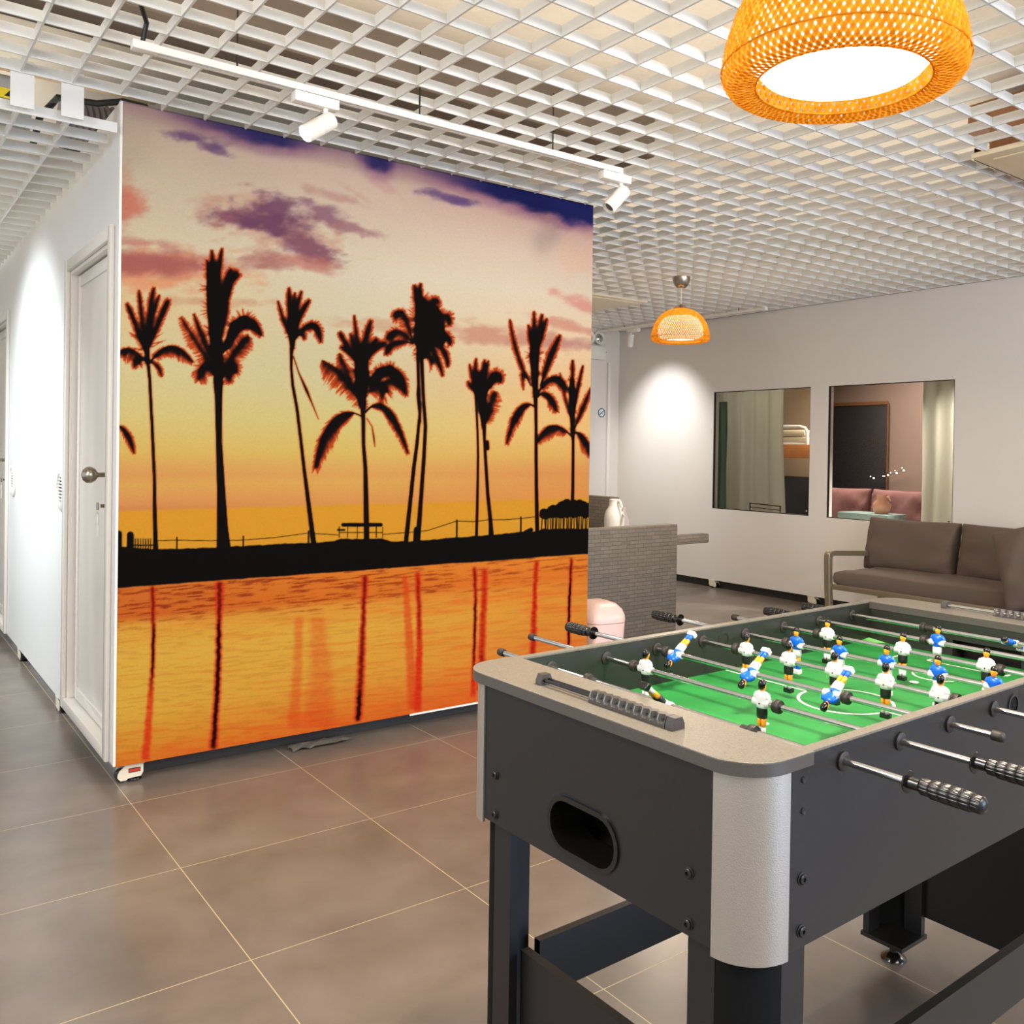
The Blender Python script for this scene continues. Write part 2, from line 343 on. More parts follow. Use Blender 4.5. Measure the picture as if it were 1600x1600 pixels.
# wall_center : panel carrying the mural (slightly turned), and the rest of the cabin
wc=sempty('wall_center',(WX,MY,0),-0.0206); ML=2.1456
m=MB().mat('wall_door'); m.box(0,ML,0.0,0.07,0.07,2.458,bev=0.003); m.done('wall_panel',wc)
m=MB().mat('darkgrey'); m.box(0.10,ML-0.02,0.10,0.14,0.001,0.10); m.done('gap_strip',wc)  # dark strip filling the gap under the panel
m=MB().mat('wall'); m.box(ML-0.07,ML-0.002,0.08,4.6,0.07,2.455); m.done('side_panel',wc)
m=MB().mat('white'); m.box(-0.004,0.004,-0.006,0.02,0.075,2.455); m.box(1.17,ML,-0.004,0.0,0.064,0.072); m.done('corner_bead',wc)
# wall_right with windows
W1=(4.670,5.742,0.722,1.780); W2=(3.421,4.495,0.722,1.779)
wr=struct(holed('wall_right',rect(-2.0,BY+0.1,0.07,GZ),[rect(*W1),rect(*W2)],0.07,'wall',Matrix.Translation((FX,0,0))@YZ))
m=MB().mat('darkgrey'); m.box(FX+0.045,FX+0.07,-2,BY+0.1,0.0,0.069); m.done('gap_strip',wr)  # dark strip stands in for the shadow under this wall
m=MB().mat('wall'); m.box(2.6,FX+0.06,BY,BY+0.08,0.0,GZ+0.05); wb=struct(m.done('wall_back'))
m=MB().mat('wall'); m.box(-3.4,0.744,8.72,8.80,0.0,2.5); struct(m.done('wall_far'))
m=MB().mat('white'); m.box(5.985,6.02,BY-0.022,BY,0.0,2.12,bev=0.003); m.done('cable_trunking',wb)
for i,(W,nm) in enumerate(((W1,'window_1'),(W2,'window_2'))):
    wn=sempty(nm,(FX,0,0))
    m=MB().mat('glass'); m.box(0.012,0.018,W[0]+0.002,W[1]-0.002,W[2]+0.002,W[3]-0.002); m.done('pane',wn)
    m=MB().mat('black'); t=0.006
    m.box(0.004,0.026,W[0],W[0]+t,W[2],W[3]); m.box(0.004,0.026,W[1]-t,W[1],W[2],W[3]); m.box(0.004,0.026,W[0]+t,W[1]-t,W[2],W[2]+t); m.box(0.004,0.026,W[0]+t,W[1]-t,W[3]-t,W[3]); m.done('window_frame',wn)
    m=MB().mat('chrome')
    for yy,zz in ((W[0]+0.03,W[2]+0.04),(W[1]-0.03,W[3]-0.04)): m.cyl((0.004,yy,zz),(0.014,yy,zz),0.006,n=10)
    m.done('glass_clip',wn)
# doors in the left wall
def door(nm,D,knob):
    d=sempty(nm,(WX,0,0)); y0,y1,z0,z1=D
    fr=MB().mat('door'); c=0.045; e=0.005
    for (a,b,cc,dd) in ((y0-c,y0+e,z0-0.015,z1+c),(y1-e,y1+c,z0-0.015,z1+c)): fr.box(-0.016,0.0,a,b,cc,dd,bev=0.004)
    fr.box(-0.0155,0.0,y0+e,y1-e,z1-e,z1+c,bev=0.004); fr.box(-0.0155,0.05,y0+e,y1-e,z0-0.015,z0+0.03,bev=0.004)
    fr.box(0.0,0.07,y0,y0+0.02,z0,z1); fr.box(0.0,0.07,y1-0.02,y1,z0,z1); fr.box(0.0,0.07,y0+0.02,y1-0.02,z1-0.02,z1)
    fr.done('door_frame',d)
    lf=MB().mat('door'); X=0.032; a,b,cc,dd=y0+0.026,y1-0.026,z0+0.034,z1-0.026
    lf.box(X,X+0.036,a,b,cc,dd,bev=0.002); s=0.05
    for q in ((a,a+s,cc,dd),(b-s,b,cc,dd),(a+s,b-s,dd-s,dd),(a+s,b-s,cc,cc+s)): lf.box(X-0.006,X+0.002,q[0],q[1],q[2],q[3],bev=0.002)
    lf.done('door_leaf',d)
    pk=MB().mat('steel'); ky=y0+0.085
    pk.box(X-0.013,X-0.006,ky-0.02,ky+0.02,0.965,1.235,bev=0.003); pk.done('lock_plate',d)
    k=MB().mat('steel')
    if knob:
        T=TR(X-0.013,ky,1.115)@RY(-PI/2); k.rev([(0.017,0),(0.016,0.006),(0.009,0.010),(0.009,0.04),(0.012,0.045),(0.024,0.052),(0.031,0.066),(0.030,0.080),(0.020,0.092),(0.006,0.097)],24,T); k.done('door_knob',d)
    else:
        k.cyl((X-0.013,ky,1.12),(X-0.06,ky,1.12),0.010); k.tube([(X-0.055,ky-0.01,1.12),(X-0.058,ky+0.05,1.12),(X-0.055,ky+0.13,1.115)],0.009); k.done('door_handle',d)
    k=MB().mat('steel'); k.cyl((X-0.013,ky,0.998),(X-0.045,ky,0.998),0.007)
    k.loft([(0,0,0,0.004,0.011),(0.012,0,0,0.004,0.015),(0.026,0,0,0.004,0.010)],12,TR(X-0.055,ky,0.985)); kk=k.done('key_head',d)
    k=MB().mat('white'); k.tube([(X-0.055,ky+0.010*math.sin(t*PI/6),0.975+0.010*math.cos(t*PI/6)) for t in range(12)],0.0015,6,True)
    k.loft([(0,0,0,0.003,0.010),(0.016,0,0,0.003,0.014),(0.03,0,0,0.003,0.012)],10,TR(X-0.055,ky,0.935)); k.box(X-0.057,X-0.053,ky-0.006,ky+0.002,0.885,0.937); k.done('hanging_key',d)
door('door_1',D1,True); door('door_2',D2,False)
# casters
def caster_parts(parent,loc,rz,det=True):
    root=bpy.data.objects.new('caster',None); COL.objects.link(root); root.parent=parent; root.location=loc; root.rotation_euler=(0,0,rz)
    m=MB().mat('caster'); m.box(-0.028,0.045,-0.028,0.028,0.062,0.068,bev=0.001)
    out=[(-0.046,0.020),(-0.046,0.030),(-0.040,0.044),(-0.020,0.062),(0.040,0.062),(0.040,0.030),(0.032,0.016),(-0.01,0.014),(-0.018,0.008),(-0.036,0.008)]
    for yy in (-0.026,0.021): m.poly(out,0.005,TR(0,yy+0.005,0)@RX(PI/2))
    m.box(-0.018,0.038,-0.022,0.022,0.024,0.060); m.done('caster_housing',root)
    m=MB().mat('black'); m.cyl((-0.030,-0.016,0.0225),(-0.030,0.016,0.0225),0.022,n=24); m.done('caster_wheel',root)
    m=MB().mat('gloss_black'); m.rev([(0.024,0.0),(0.026,0.003),(0.024,0.009),(0.010,0.012),(0.008,0.024)],24,TR(0.014,0,0.0)); m.done('foot_pad',root)
    m=MB().mat('black'); m.box(-0.010,0.030,-0.0275,-0.026,0.034,0.050); m.mat('red'); m.box(-0.008,0.028,-0.0285,-0.0274,0.037,0.047); m.done('levelling_dial',root)
caster_parts(wc,(0.062,0.045,0.001),0.0)
caster_parts(wl,(WX+0.027,4.74,0.001),PI/2); caster_parts(wl,(WX+0.027,5.97,0.001),PI/2)
caster_parts(wr,(FX+0.02,5.72,0.001),PI/2); caster_parts(wr,(FX+0.02,4.62,0.001),PI/2)
# ------------------------------------------------------------------ the mural print (sunset beach with palms), designed on a chart and fixed to the panel
rng=np.random.RandomState(5)
X0,Y0,SQ=174,148,1.3; RW,RH=int(760*SQ),int(1064*SQ)
px=X0+(np.arange(RW)+.5)/SQ; py=Y0+(np.arange(RH)+.5)/SQ; PX,PY=np.meshgrid(px,py)
TOPY=157+0.2212*(PX-188); BOTY=1199-0.1813*(PX-181); TT=np.clip((PY-TOPY)/(BOTY-TOPY),0,1); SS=np.clip((PX-181)/740,0,1)
def vnoise(u,v,seed):
    r=np.random.RandomState(seed).rand(64,64); ui=np.floor(u).astype(int); vi=np.floor(v).astype(int); fu=u-ui; fv=v-vi
    fu=fu*fu*(3-2*fu); fv=fv*fv*(3-2*fv); a=r[vi%64,ui%64]; b=r[vi%64,(ui+1)%64]; c=r[(vi+1)%64,ui%64]; d=r[(vi+1)%64,(ui+1)%64]
    return (a*(1-fu)+b*fu)*(1-fv)+(c*(1-fu)+d*fu)*fv
def fbm(u,v,seed,o=5):
    s=0;a=1;t=0
    for k in range(o): s=s+a*vnoise(u*2**k,v*2**k,seed+k); t+=a; a*=.5
    return s/t
def sst(a,b,x): t=np.clip((x-a)/(b-a),0,1); return t*t*(3-2*t)
def ramp(stops):
    T=np.array([q[0] for q in stops]); out=np.zeros(TT.shape+(3,))
    for c in range(3):
        A=[np.interp(TT,T,[q[1+k][c] for q in stops]) for k in range(3)]
        out[...,c]=np.where(SS<.5,A[0]+(A[1]-A[0])*SS*2,A[1]+(A[2]-A[1])*(SS*2-1))
    return out
IMG=ramp([(0,(208,178,158),(215,185,165),(205,150,140)),(.12,(208,190,160),(214,192,168),(230,205,185)),(.2,(214,196,162),(220,205,178),(235,216,188)),
 (.3,(222,192,142),(214,202,168),(238,205,165)),(.40,(214,198,142),(210,197,150),(238,188,128)),(.47,(214,192,122),(212,194,122),(236,190,118)),(.525,(216,178,92),(216,182,96),(226,174,95)),
 (.56,(214,150,84),(217,160,86),(220,146,82)),(.575,(217,162,82),(218,166,84),(220,150,82)),(.60,(214,146,84),(216,152,80),(222,146,76)),(.612,(208,132,76),(214,146,76),(220,146,72)),
 (.618,(216,152,50),(216,150,44),(218,150,50)),(.69,(214,140,36),(214,140,34),(216,140,40)),(.72,(200,115,40),(215,125,40),(224,132,48)),
 (.728,(204,110,42),(218,122,40),(228,136,46)),(.775,(200,98,36),(214,112,36),(222,118,38)),(.79,(218,160,60),(220,148,54),(224,132,46)),(.83,(220,174,68),(222,170,64),(224,146,52)),(.92,(221,174,66),(224,160,58),(224,128,48)),
 (.97,(220,150,50),(224,128,42),(226,104,38)),(1,(222,120,40),(226,108,34),(226,92,34))])
jag=fbm(PX/22,PX*0+3,11)*7-3
# clouds
PXF,PYF=PX,PY
def cloud(cx,cy,rx,ry,ang,col,al,seed,rag=1.0,soft=.95):
    R_q=rx*2+20; a_,b_,c_,d_=[int(np.clip(v,0,l)) for v,l in (((cx-R_q-X0)*SQ,RW),((cx+R_q-X0)*SQ,RW),((cy-R_q-Y0)*SQ,RH),((cy+R_q-Y0)*SQ,RH))]; sl=(slice(c_,d_),slice(a_,b_)); PX=PXF[sl]; PY=PYF[sl]
    c,s=math.cos(ang),math.sin(ang); dx=PX-cx; dy=PY-cy; u=(dx*c+dy*s)/rx; v=(-dx*s+dy*c)/ry
    d=np.sqrt(u*u+v*v); nn=fbm(PX/24+seed,PY/13+seed*3,20+seed%7,6)
    m=sst(0,soft,1.16-d+(nn-.5)*1.5*rag)*al; m=m[...,None]; IMG[sl]=IMG[sl]*(1-m)+np.array(col)*m
for a in [(250,420,150,40,.03,(226,140,96),.75,2),(240,410,150,26,.02,(168,92,88),.9,3,.6),(215,378,70,10,.05,(190,116,104),.7,4),(196,318,34,34,.9,(206,112,92),.8,5),(190,300,26,40,.2,(206,120,96),.6,6),
 (420,350,130,46,.28,(200,140,118),.7,7),(375,338,62,20,.08,(138,84,98),.9,8),(430,325,60,26,.15,(116,74,98),.9,9),(425,350,75,24,.2,(112,70,94),.95,10),(480,385,64,22,.45,(130,80,96),.9,11),(500,330,50,16,.45,(134,88,110),.75,12),(535,352,60,11,.3,(150,98,108),.7,13),(415,405,46,16,.2,(170,105,98),.8,14),(490,410,60,16,.2,(186,112,100),.7,15),(520,305,60,9,.3,(190,138,132),.6,16),
 (300,216,56,11,.22,(112,78,118),.85,17),(335,232,34,8,.3,(110,78,120),.7,18),(700,308,52,9,.22,(104,76,124),.85,19),(720,316,40,7,.2,(104,74,126),.6,20),(330,470,110,9,.03,(206,160,122),.8,21),(600,508,90,12,.1,(208,166,132),.8,22),(790,525,150,18,.12,(206,148,124),.9,23),(890,535,90,13,.03,(190,136,124),.8,24),(880,505,70,9,.25,(214,146,126),.8,25),(905,470,50,16,.3,(224,140,124),.7,26),(905,400,60,40,.2,(240,190,158),.5,27),(560,305,30,7,.6,(206,160,146),.6,28),(600,290,36,9,.5,(206,156,150),.5,29)]: cloud(*a)
bd=np.interp(px,[180,190,230,262,300,345,400,440,470,500,545,565,580,600,618,640,700,760,820,880,930],[1,2,5,8,11,15,19,19,12,8,7,12,19,19,9,8,13,21,29,31,32])
dist=PY-TOPY-bd[None,:]*(0.72+.6*fbm(PX/26,PY/16,31)); 
pf=sst(26,-6,dist)*np.clip(bd[None,:]/14,0.4,1); IMG=IMG*(1-pf[...,None]*.8)+np.array((150,92,128))*pf[...,None]*.8
nf=sst(6,-8,dist)*np.clip((bd[None,:]-6)/16,0,1); IMG=IMG*(1-nf[...,None])+np.array((34,38,98))*nf[...,None]
# golden band edge
eb=sst(-.6,.6,(PY-(797-0.028*(PX-183)+jag*.6)))*(TT<.69); g2=np.array((216,150,42)); IMG=IMG*(1-eb[...,None])+g2*eb[...,None]
# water ripples
WY=917-0.073*(PX-183); wat=sst(-1.5,1.5,PY-WY)
tilt=PY+0.10*(PX-181); rip=fbm(PX/26,tilt/2.3,41,4); rip2=fbm(PX/60,tilt/4.5,47,4)
near=sst(.80,.775,TT+(fbm(PX/60,PY/9,43)-.5)*.03); k=wat*sst(.5,.72,rip)*(.12+.62*near)*np.clip(1.1-.45*SS,0,1); IMG=IMG*(1-k[...,None])+np.array((128,36,14))*k[...,None]
k=wat*(1-near)*sst(.5,.8,rip2)*(.10+.42*SS+.35*sst(.9,1,TT)); IMG=IMG*(1-k[...,None])+np.array((228,96,32))*k[...,None]
def streak(pts,wd,red,blk,seed,f0,f1):
    xs=[q[0] for q in pts]; a_,b_=int((min(xs)-wd*3-X0)*SQ),int((max(xs)+wd*3-X0)*SQ); a_=max(0,a_); b_=min(RW,b_); c_=int((pts[0][1]-4-Y0)*SQ); sl=(slice(c_,RH),slice(a_,b_)); PX=PXF[sl];PY=PYF[sl]; wat_=wat[sl]
    ys=[q[1] for q in pts]; cx=np.interp(PY,ys,[q[0] for q in pts]); W=np.interp(PY,ys,[q[2] for q in pts]) if len(pts[0])>2 else wd
    wob=(fbm(PY/5+PX*0,PX*0+seed,50+seed)-.5)*wd*.45; d=np.abs(PX-cx-wob)
    brk=.65+.7*fbm(PX/9,PY/2.6,60+seed); ya=np.clip((PY-ys[0])/6,0,1)*np.clip((ys[-1]-PY)/6,0,1)*wat_
    r=sst(W*1.25,W*.3,d)*red*brk*ya; r=np.clip(r,0,1)[...,None]; IMG[sl]=IMG[sl]*(1-r)+np.array((214,42,16))*r
    fade=np.interp(PY,[ys[0],f0,f0+15,f1,f1+60],[.45,.5,1,.9,0]); b=np.clip(sst(W*.62,W*.1,d)*blk*brk*ya*fade,0,1)[...,None]; IMG[sl]=IMG[sl]*(1-b)+np.array((24,4,4))*b
streak([(240,912,6),(242,975,5),(241,1040,5),(237,1100,6),(230,1190,8)],6,.75,1.1,1,972,1030)
streak([(345,905,9),(345,970,6),(343,1060,7),(340,1120,7),(336,1172,9)],8,1.0,1.25,2,965,1150)
streak([(470,960,8),(468,1040,9),(462,1140,12)],9,.3,0,3,0,1); streak([(500,960,14),(505,1060,22),(500,1140,34)],20,.28,0,4,0,1)
streak([(573,895,7),(571,950,5),(569,1010,7),(566,1080,8),(563,1128,8)],7,.95,1.1,5,1075,1130)
streak([(635,895,5),(640,960,7),(646,1040,9),(650,1110,10)],8,.5,0,6,0,1); streak([(655,890,6),(658,950,5),(659,1020,6),(657,1113,7)],6,.9,.35,7,900,960)
streak([(744,882,5),(746,930,4),(745,1000,4),(743,1090,5)],5,.85,.9,8,930,1010); streak([(760,885,6),(759,940,6),(757,1010,7),(755,1080,8)],7,.85,.3,9,1010,1040)
streak([(842,872,5),(839,920,4),(838,980,6),(835,1072,6)],6,.95,.35,10,1010,1060); streak([(896,868,4),(894,915,4),(893,960,4),(892,1060,4)],4,.75,1.3,11,905,1040)
IMG=IMG*(1+(rng.rand(RH,RW,1)-.5)*.05)
# silhouettes
LEAF=np.zeros((RH,RW)); CORE=np.zeros((RH,RW))
def stroke(A,x0,y0,x1,y1,w0,w1=None,val=1.0):
    w1=w0 if w1 is None else w1; X=[(x0-X0)*SQ,(x1-X0)*SQ]; Y=[(y0-Y0)*SQ,(y1-Y0)*SQ]; r0=w0*SQ/2; r1=w1*SQ/2; R=max(r0,r1)+1.5
    a=max(0,int(min(X)-R)); b=min(RW,int(max(X)+R)+2); c=max(0,int(min(Y)-R)); d=min(RH,int(max(Y)+R)+2)
    if b<=a or d<=c: return
    gx=np.arange(a,b)[None,:]+.5; gy=np.arange(c,d)[:,None]+.5; dx=X[1]-X[0]; dy=Y[1]-Y[0]; L=dx*dx+dy*dy+1e-6
    t=np.clip(((gx-X[0])*dx+(gy-Y[0])*dy)/L,0,1); q=np.hypot(gx-X[0]-t*dx,gy-Y[0]-t*dy); al=np.clip(r0+(r1-r0)*t-q+.5,0,1)*val
    A[c:d,a:b]=np.maximum(A[c:d,a:b],al)
def path(A,pts,ws):
    for i in range(len(pts)-1): stroke(A,pts[i][0],pts[i][1],pts[i+1][0],pts[i+1][1],ws[i],ws[i+1])
def cv(cr,p):
    ox,oy,s=cr; return (ox+p[0]/s,oy+p[1]/s)
CA=(180,370,5.333); CB=(420,430,5.333); CC=(680,460,6.4)
def frond(cr,s,e,c=None,L=13,wd=1.5,mode='both',den=1.0,core=True,spread=.62,droop=0.0):
    s=cv(cr,s); e=cv(cr,e); c=cv(cr,c) if c else ((s[0]+e[0])/2,(s[1]+e[1])/2)
    ln=math.hypot(e[0]-s[0],e[1]-s[1])+math.hypot(c[0]-(s[0]+e[0])/2,c[1]-(s[1]+e[1])/2); n=max(8,int(ln*.95*den)); P=[]
    for i in range(n+1):
        u=i/n; P.append(((1-u)**2*s[0]+2*u*(1-u)*c[0]+u*u*e[0],(1-u)**2*s[1]+2*u*(1-u)*c[1]+u*u*e[1]))
    for i in range(n):
        stroke(LEAF,*P[i],*P[i+1],wd*(1-.5*i/n)); 
        if core: stroke(CORE,*P[i],*P[i+1],wd*(1-.4*i/n))
    for i in range(int(n*.12),n+1):
        u=i/n; a=P[max(0,i-1)]; b=P[min(n,i+1)]; th=math.atan2(b[1]-a[1],b[0]-a[0]); l=1.15*L*(math.sin(PI*min(1,u*.82+.10)))**.8*(.75+.5*random.random())
        for sg in ((1,-1) if mode=='both' else ((1,) if mode=='r' else (-1,))):
            t2=th+sg*(spread*(.8+.4*random.random())); ex=P[i][0]+l*math.cos(t2); ey=P[i][1]+l*math.sin(t2)+droop*l*(.7+.6*random.random())
            stroke(LEAF,P[i][0],P[i][1],ex,ey,.95,.35)
def body(cr,pts,ws):
    pts=[cv(cr,p) for p in pts]; path(CORE,pts,[w*.72 for w in ws]); path(LEAF,pts,[w*.8 for w in ws])
    for (x,y),w in zip(pts,ws):
        for k in range(int(w*2.6)):
            a=random.random()*2*PI; l=w*random.uniform(.45,.95); stroke(LEAF,x,y,x+math.cos(a)*l,y+math.sin(a)*l-2,1.3,.4)
def trunk(pts,ws): path(CORE,pts,ws); path(LEAF,pts,ws)
# palm 1
trunk([(232,570),(234,590),(238,660),(242,740),(243,800),(245,866)],[5,4.5,4.5,5,6,8.5])
body(CA,[(270,1040),(262,900),(262,800)],[9,12,9])
for e,c,L,md in [((95,550),(165,690),9,'both'),((195,440),(215,640),8,'both'),((318,420),(275,640),10,'both'),((365,480),(300,640),7,'both'),((440,520),(380,640),11,'both')]: frond(CA,(255,980),e,c,L,2.0,md)
frond(CA,(265,1040),(30,960),(110,850),9,1.6,'both',1,True,1.2,.9); frond(CA,(265,1040),(160,1080),(170,930),7,1.3,'both',1,False,.9,.6)
frond(CA,(290,1040),(645,1030),(460,770),9,2.6,'both',1.2,True,1.0,.8); frond(CA,(280,1030),(388,1150),(360,1040),8,1.6)
for k in range(34): y=800+random.random()*260; sx=random.choice([-1,1]); stroke(LEAF,*cv(CA,(265+sx*40,y+30)),*cv(CA,(265+sx*(90+70*random.random()),y-40+60*random.random())),1.0,.5)
# palm 2
trunk([(341,590),(342,625),(343,690),(347,770),(349,820),(352,866)],[15,11,9.5,13,17,24])
body(CA,[(870,1230),(850,1000),(835,800),(820,600),(812,420),(808,260)],[13,22,25,27,26,22])
for e,c,L in [((800,110),(815,300),9),((885,95),(850,260),8),((760,190),(800,400),8),((1020,295),(920,350),14),((960,260),(900,420),11)]: frond(CA,(840,700),e,c,L,3)
for e,c,L in [((965,400),(900,560),9),((940,540),(900,700),9)]: frond(CA,(860,900),e,c,L,1.5,core=False)
frond(CA,(850,1150),(545,660),(700,900),12,2.2,'both',1,False,1.0,.35); frond(CA,(840,1050),(655,640),(740,880),9,2.6,'both')
frond(CA,(845,1200),(700,1180),(740,920),15,1.3,'both',1,False,.9,.5)
body(CA,[(930,900),(1000,740),(1070,700),(1130,730)],[14,22,24,14]); frond(CA,(900,950),(1215,810),(1090,520),12,4,'both',1.3,True,.9,.3)
frond(CA,(885,1150),(1110,820),(1010,900),16,1.4,'both',1.2,False,.9,.3); frond(CA,(885,1180),(1010,1120),(960,960),14,1.3,'both',1.2,False,1.0,.4); frond(CA,(885,1200),(960,1200),(930,1000),10,1.2,'both',1,False,.9,.5)
# palm 3
trunk([cv(CB,p) for p in [(190,600),(188,660),(188,760),(200,900),(238,1100),(270,1350),(300,1600)]]+[(481,765),(487,810),(493,854)],[6,4.5,3.6,4.2,4.4,4.6,5,6,7,9])
body(CB,[(195,600),(195,480),(205,400)],[8,17,19])
for e,c,L in [((75,210),(120,400),7),((165,100),(165,300),9),((215,140),(195,300),7),((268,130),(215,300),8),((335,200),(260,290),9)]: frond(CB,(195,520),e,c,L,2.6)
frond(CB,(205,540),(432,545),(400,260),10,3.2,'both',1.3,True,.9,.3); frond(CB,(190,560),(300,520),(240,430),9,1.6,core=False)
path(LEAF,[cv(CB,p) for p in [(205,665),(250,800),(315,945),(360,1050),(418,1190)]],[1.4,1.6,4.5,2,1.0]); path(CORE,[cv(CB,p) for p in [(205,665),(250,800),(315,945),(340,1000)]],[.8,1,2.6,1])
# palm 4
trunk([cv(CB,p) for p in [(785,1080),(792,1200),(795,1400),(812,1600)]]+[(573,760),(575,840)],[7,6,5,6,7,9])
body(CB,[(785,1080),(770,930),(780,800),(765,680),(790,600)],[13,23,27,25,17]); body(CB,[(870,880),(930,800),(1010,780),(1060,830)],[17,18,16,12])
for e,c,L in [((710,330),(730,520),7),((850,370),(800,520),11),((680,480),(720,620),9),((590,470),(640,560),9),((600,590),(680,620),8),((900,520),(840,600),10),((975,560),(880,570),11)]: frond(CB,(770,760),e,c,L,2.0,core=L<8)
frond(CB,(720,980),(445,700),(610,760),14,1.6,'both',1.1,True,1.1,1.0); frond(CB,(730,1000),(590,640),(640,760),11,1.3,'both',1,False,1,.8)
frond(CB,(830,900),(1140,940),(1060,640),14,3,'both',1.2,True,.9,.5); frond(CB,(850,950),(1150,985),(1080,760),9,1.4,'both',1,False,.8,.6); frond(CB,(820,1000),(980,960),(920,800),16,1.5,'both',1.2,False,1.0,.9); frond(CB,(800,1040),(700,900),(730,960),12,1.4,'both',1.1,False,1.0,.9)
frond(CB,(775,1165),(395,1590),(520,1010),15,1.8,'both',1.2,True,.75,.75); frond(CB,(810,1130),(1165,1465),(985,910),11,2.6,'both',1.25,True,.6,.5)
path(LEAF,[cv(CB,p) for p in [(820,1180),(865,1250),(880,1340),(890,1420)]],[1.2,1.3,2.4,1])
# palm 5, two trunks
trunk([cv(CB,p) for p in [(1240,640),(1250,900),(1250,980),(1262,1150),(1240,1400),(1215,1600)]]+[(642,790),(636,850)],[4,4,6,4,5,5.5,6,7.5]); trunk([cv(CB,p) for p in [(1275,680),(1288,950),(1310,1250),(1300,1500)]]+[(660,770),(655,845)],[5,4.4,5,5.5,6,8])
path(LEAF,[cv(CB,p) for p in [(1265,1050),(1272,1220)]],[3,1])
body(CB,[(1290,640),(1280,520),(1290,380),(1270,230)],[22,34,34,22]); body(CB,[(1370,300),(1400,430),(1420,540)],[24,30,22])
for e,c,L in [((1210,80),(1230,200),9),((1262,65),(1240,200),8),((1405,210),(1330,180),11),((1505,400),(1480,240),12),((1510,570),(1500,450),11),((1490,750),(1500,600),9),((1450,825),(1400,640),9)]: frond(CB,(1290,480),e,c,L,3.2)
for e,c,L in [((1040,330),(1120,200),12),((985,520),(1060,370),11),((975,650),(1000,500),8)]: frond(CB,(1200,560),e,c,L,2.0,'both',1.1,True,.9,.5)
frond(CB,(1300,650),(1370,720),(1340,640),11,1.4,core=False,droop=.6)
# palm 6, two trunks
trunk([cv(CC,p) for p in [(385,900),(408,1000),(422,1200),(432,1400),(437,1600)]]+[(748,760),(747,835)],[4,3.2,3.2,3,3.2,3.6,4.6]); trunk([cv(CC,p) for p in [(495,1300),(500,1450),(510,1600)]]+[(764,770),(771,835)],[6,4,4.4,5,6.5]); path(CORE,[cv(CC,(530,1470)),cv(CC,(535,1520))],[4,4])
path(LEAF,[cv(CC,(530,1460)),cv(CC,(535,1530))],[5,5])
body(CC,[(490,1320),(480,1150),(465,980),(460,820)],[7,14,18,17]); body(CC,[(540,900),(590,820)],[12,13])
for e,c,L in [((345,690),(370,850),6),((410,635),(390,800),7),((330,860),(350,920),6),((495,645),(470,800),7),((532,655),(510,800),6)]: frond(CC,(440,1000),e,c,L,2.0)
frond(CC,(510,1000),(655,870),(620,640),11,2.6,'both',1.2,True,1,.2); frond(CC,(500,1230),(600,960),(570,1050),13,1.2,'both',1.2,False,1,.4); frond(CC,(495,1290),(560,1120),(540,1200),9,1.2,'both',1.2,False,1,.4)
# palm 7
trunk([cv(CC,p) for p in [(1005,980),(1012,1150),(1016,1400),(1018,1600)]]+[(840,760),(842,832)],[7,4.4,4.4,4.6,5,6.5])
body(CC,[(1005,1000),(1000,800),(990,600),(1000,420)],[9,14,19,16])
for e,c,L in [((985,165),(985,350),7),((1065,195),(1020,400),8),((1112,235),(1050,420),8),((930,300),(960,500),7)]: frond(CC,(1000,650),e,c,L,2.4)
frond(CC,(1060,900),(1245,400),(1130,640),11,3.2,'both',1.2); frond(CC,(960,900),(745,245),(800,620),8,1.4,'both',1,True,.6,.1); frond(CC,(970,900),(885,940),(850,640),6,1.2,'both',1,False)
frond(CC,(1000,1110),(725,1475),(830,990),9,2.6,'both',1.2,True,.9,.5); frond(CC,(1020,1000),(1325,940),(1190,660),9,3,'both',1.3,True,.9,.6); frond(CC,(1030,1010),(1222,1155),(1130,900),10,2.4,'both',1.2,True,.8,.5)
# palm 8
trunk([cv(CC,p) for p in [(1380,1340),(1387,1450),(1388,1600)]]+[(897,760),(896,800)],[7,4,4,4.5,5.5])
body(CC,[(1380,1340),(1375,1150),(1370,980),(1372,850)],[7,11,12,9]); frond(CC,(1375,900),(1375,650),None,6,3.4); frond(CC,(1395,1150),(1478,705),(1425,920),6,3.6); frond(CC,(1365,1250),(1250,780),(1290,1000),5,1.5,core=False)
frond(CC,(1375,1410),(1035,1455),(1160,1170),9,2.2,'both',1.1,True,1,.8); frond(CC,(1400,1330),(1560,930),(1470,1150),8,2,'both',1.1); frond(CC,(1395,1370),(1560,1600),(1500,1350),9,3,'both',1.1,True,.9,.6)
frond(CA,(10,1560),(160,1790),(110,1580),8,3,'both',1.2,True,.8,.2)
# ground and small things
gt=np.interp(px,[180,190,206,250,345,430,520,535,600,612,640,700,780,812,842,850,925],[826,848,850,853,850,846,842,838,838,842,843,838,832,829,828,824,824])+np.interp(px,[180,925],[4,0])
gr=sst(-1,1,PY-gt[None,:]-(fbm(PX/7,PX*0,71)-.5)*2.2)*sst(1,-1,PY-WY-(fbm(PX/20,PX*0+9,72)-.5)*2)
CORE=np.maximum(CORE,gr)
for x,y,w in [(187,832,10),(205,834,11)]: path(CORE,[(x,y),(x,856)],[w,w])
for i in range(8): path(CORE,[(213+i*4,840),(213+i*4,858)],[1.6,2]); 
path(CORE,[(210,850),(243,850)],[2,2])
for x,y in [(278,838),(382,836),(484,828),(716,811),(767,808),(816,806)]: path(CORE,[(x,y),(x,y+28)],[2.4,2.6])
for q in [[(245,843),(278,842),(330,843),(382,842),(430,838),(484,831),(530,834)],[(600,833),(640,830),(670,827),(716,812),(742,813),(767,810),(790,810),(816,808),(842,805)]]: path(CORE,q,[1.0]*len(q)); 
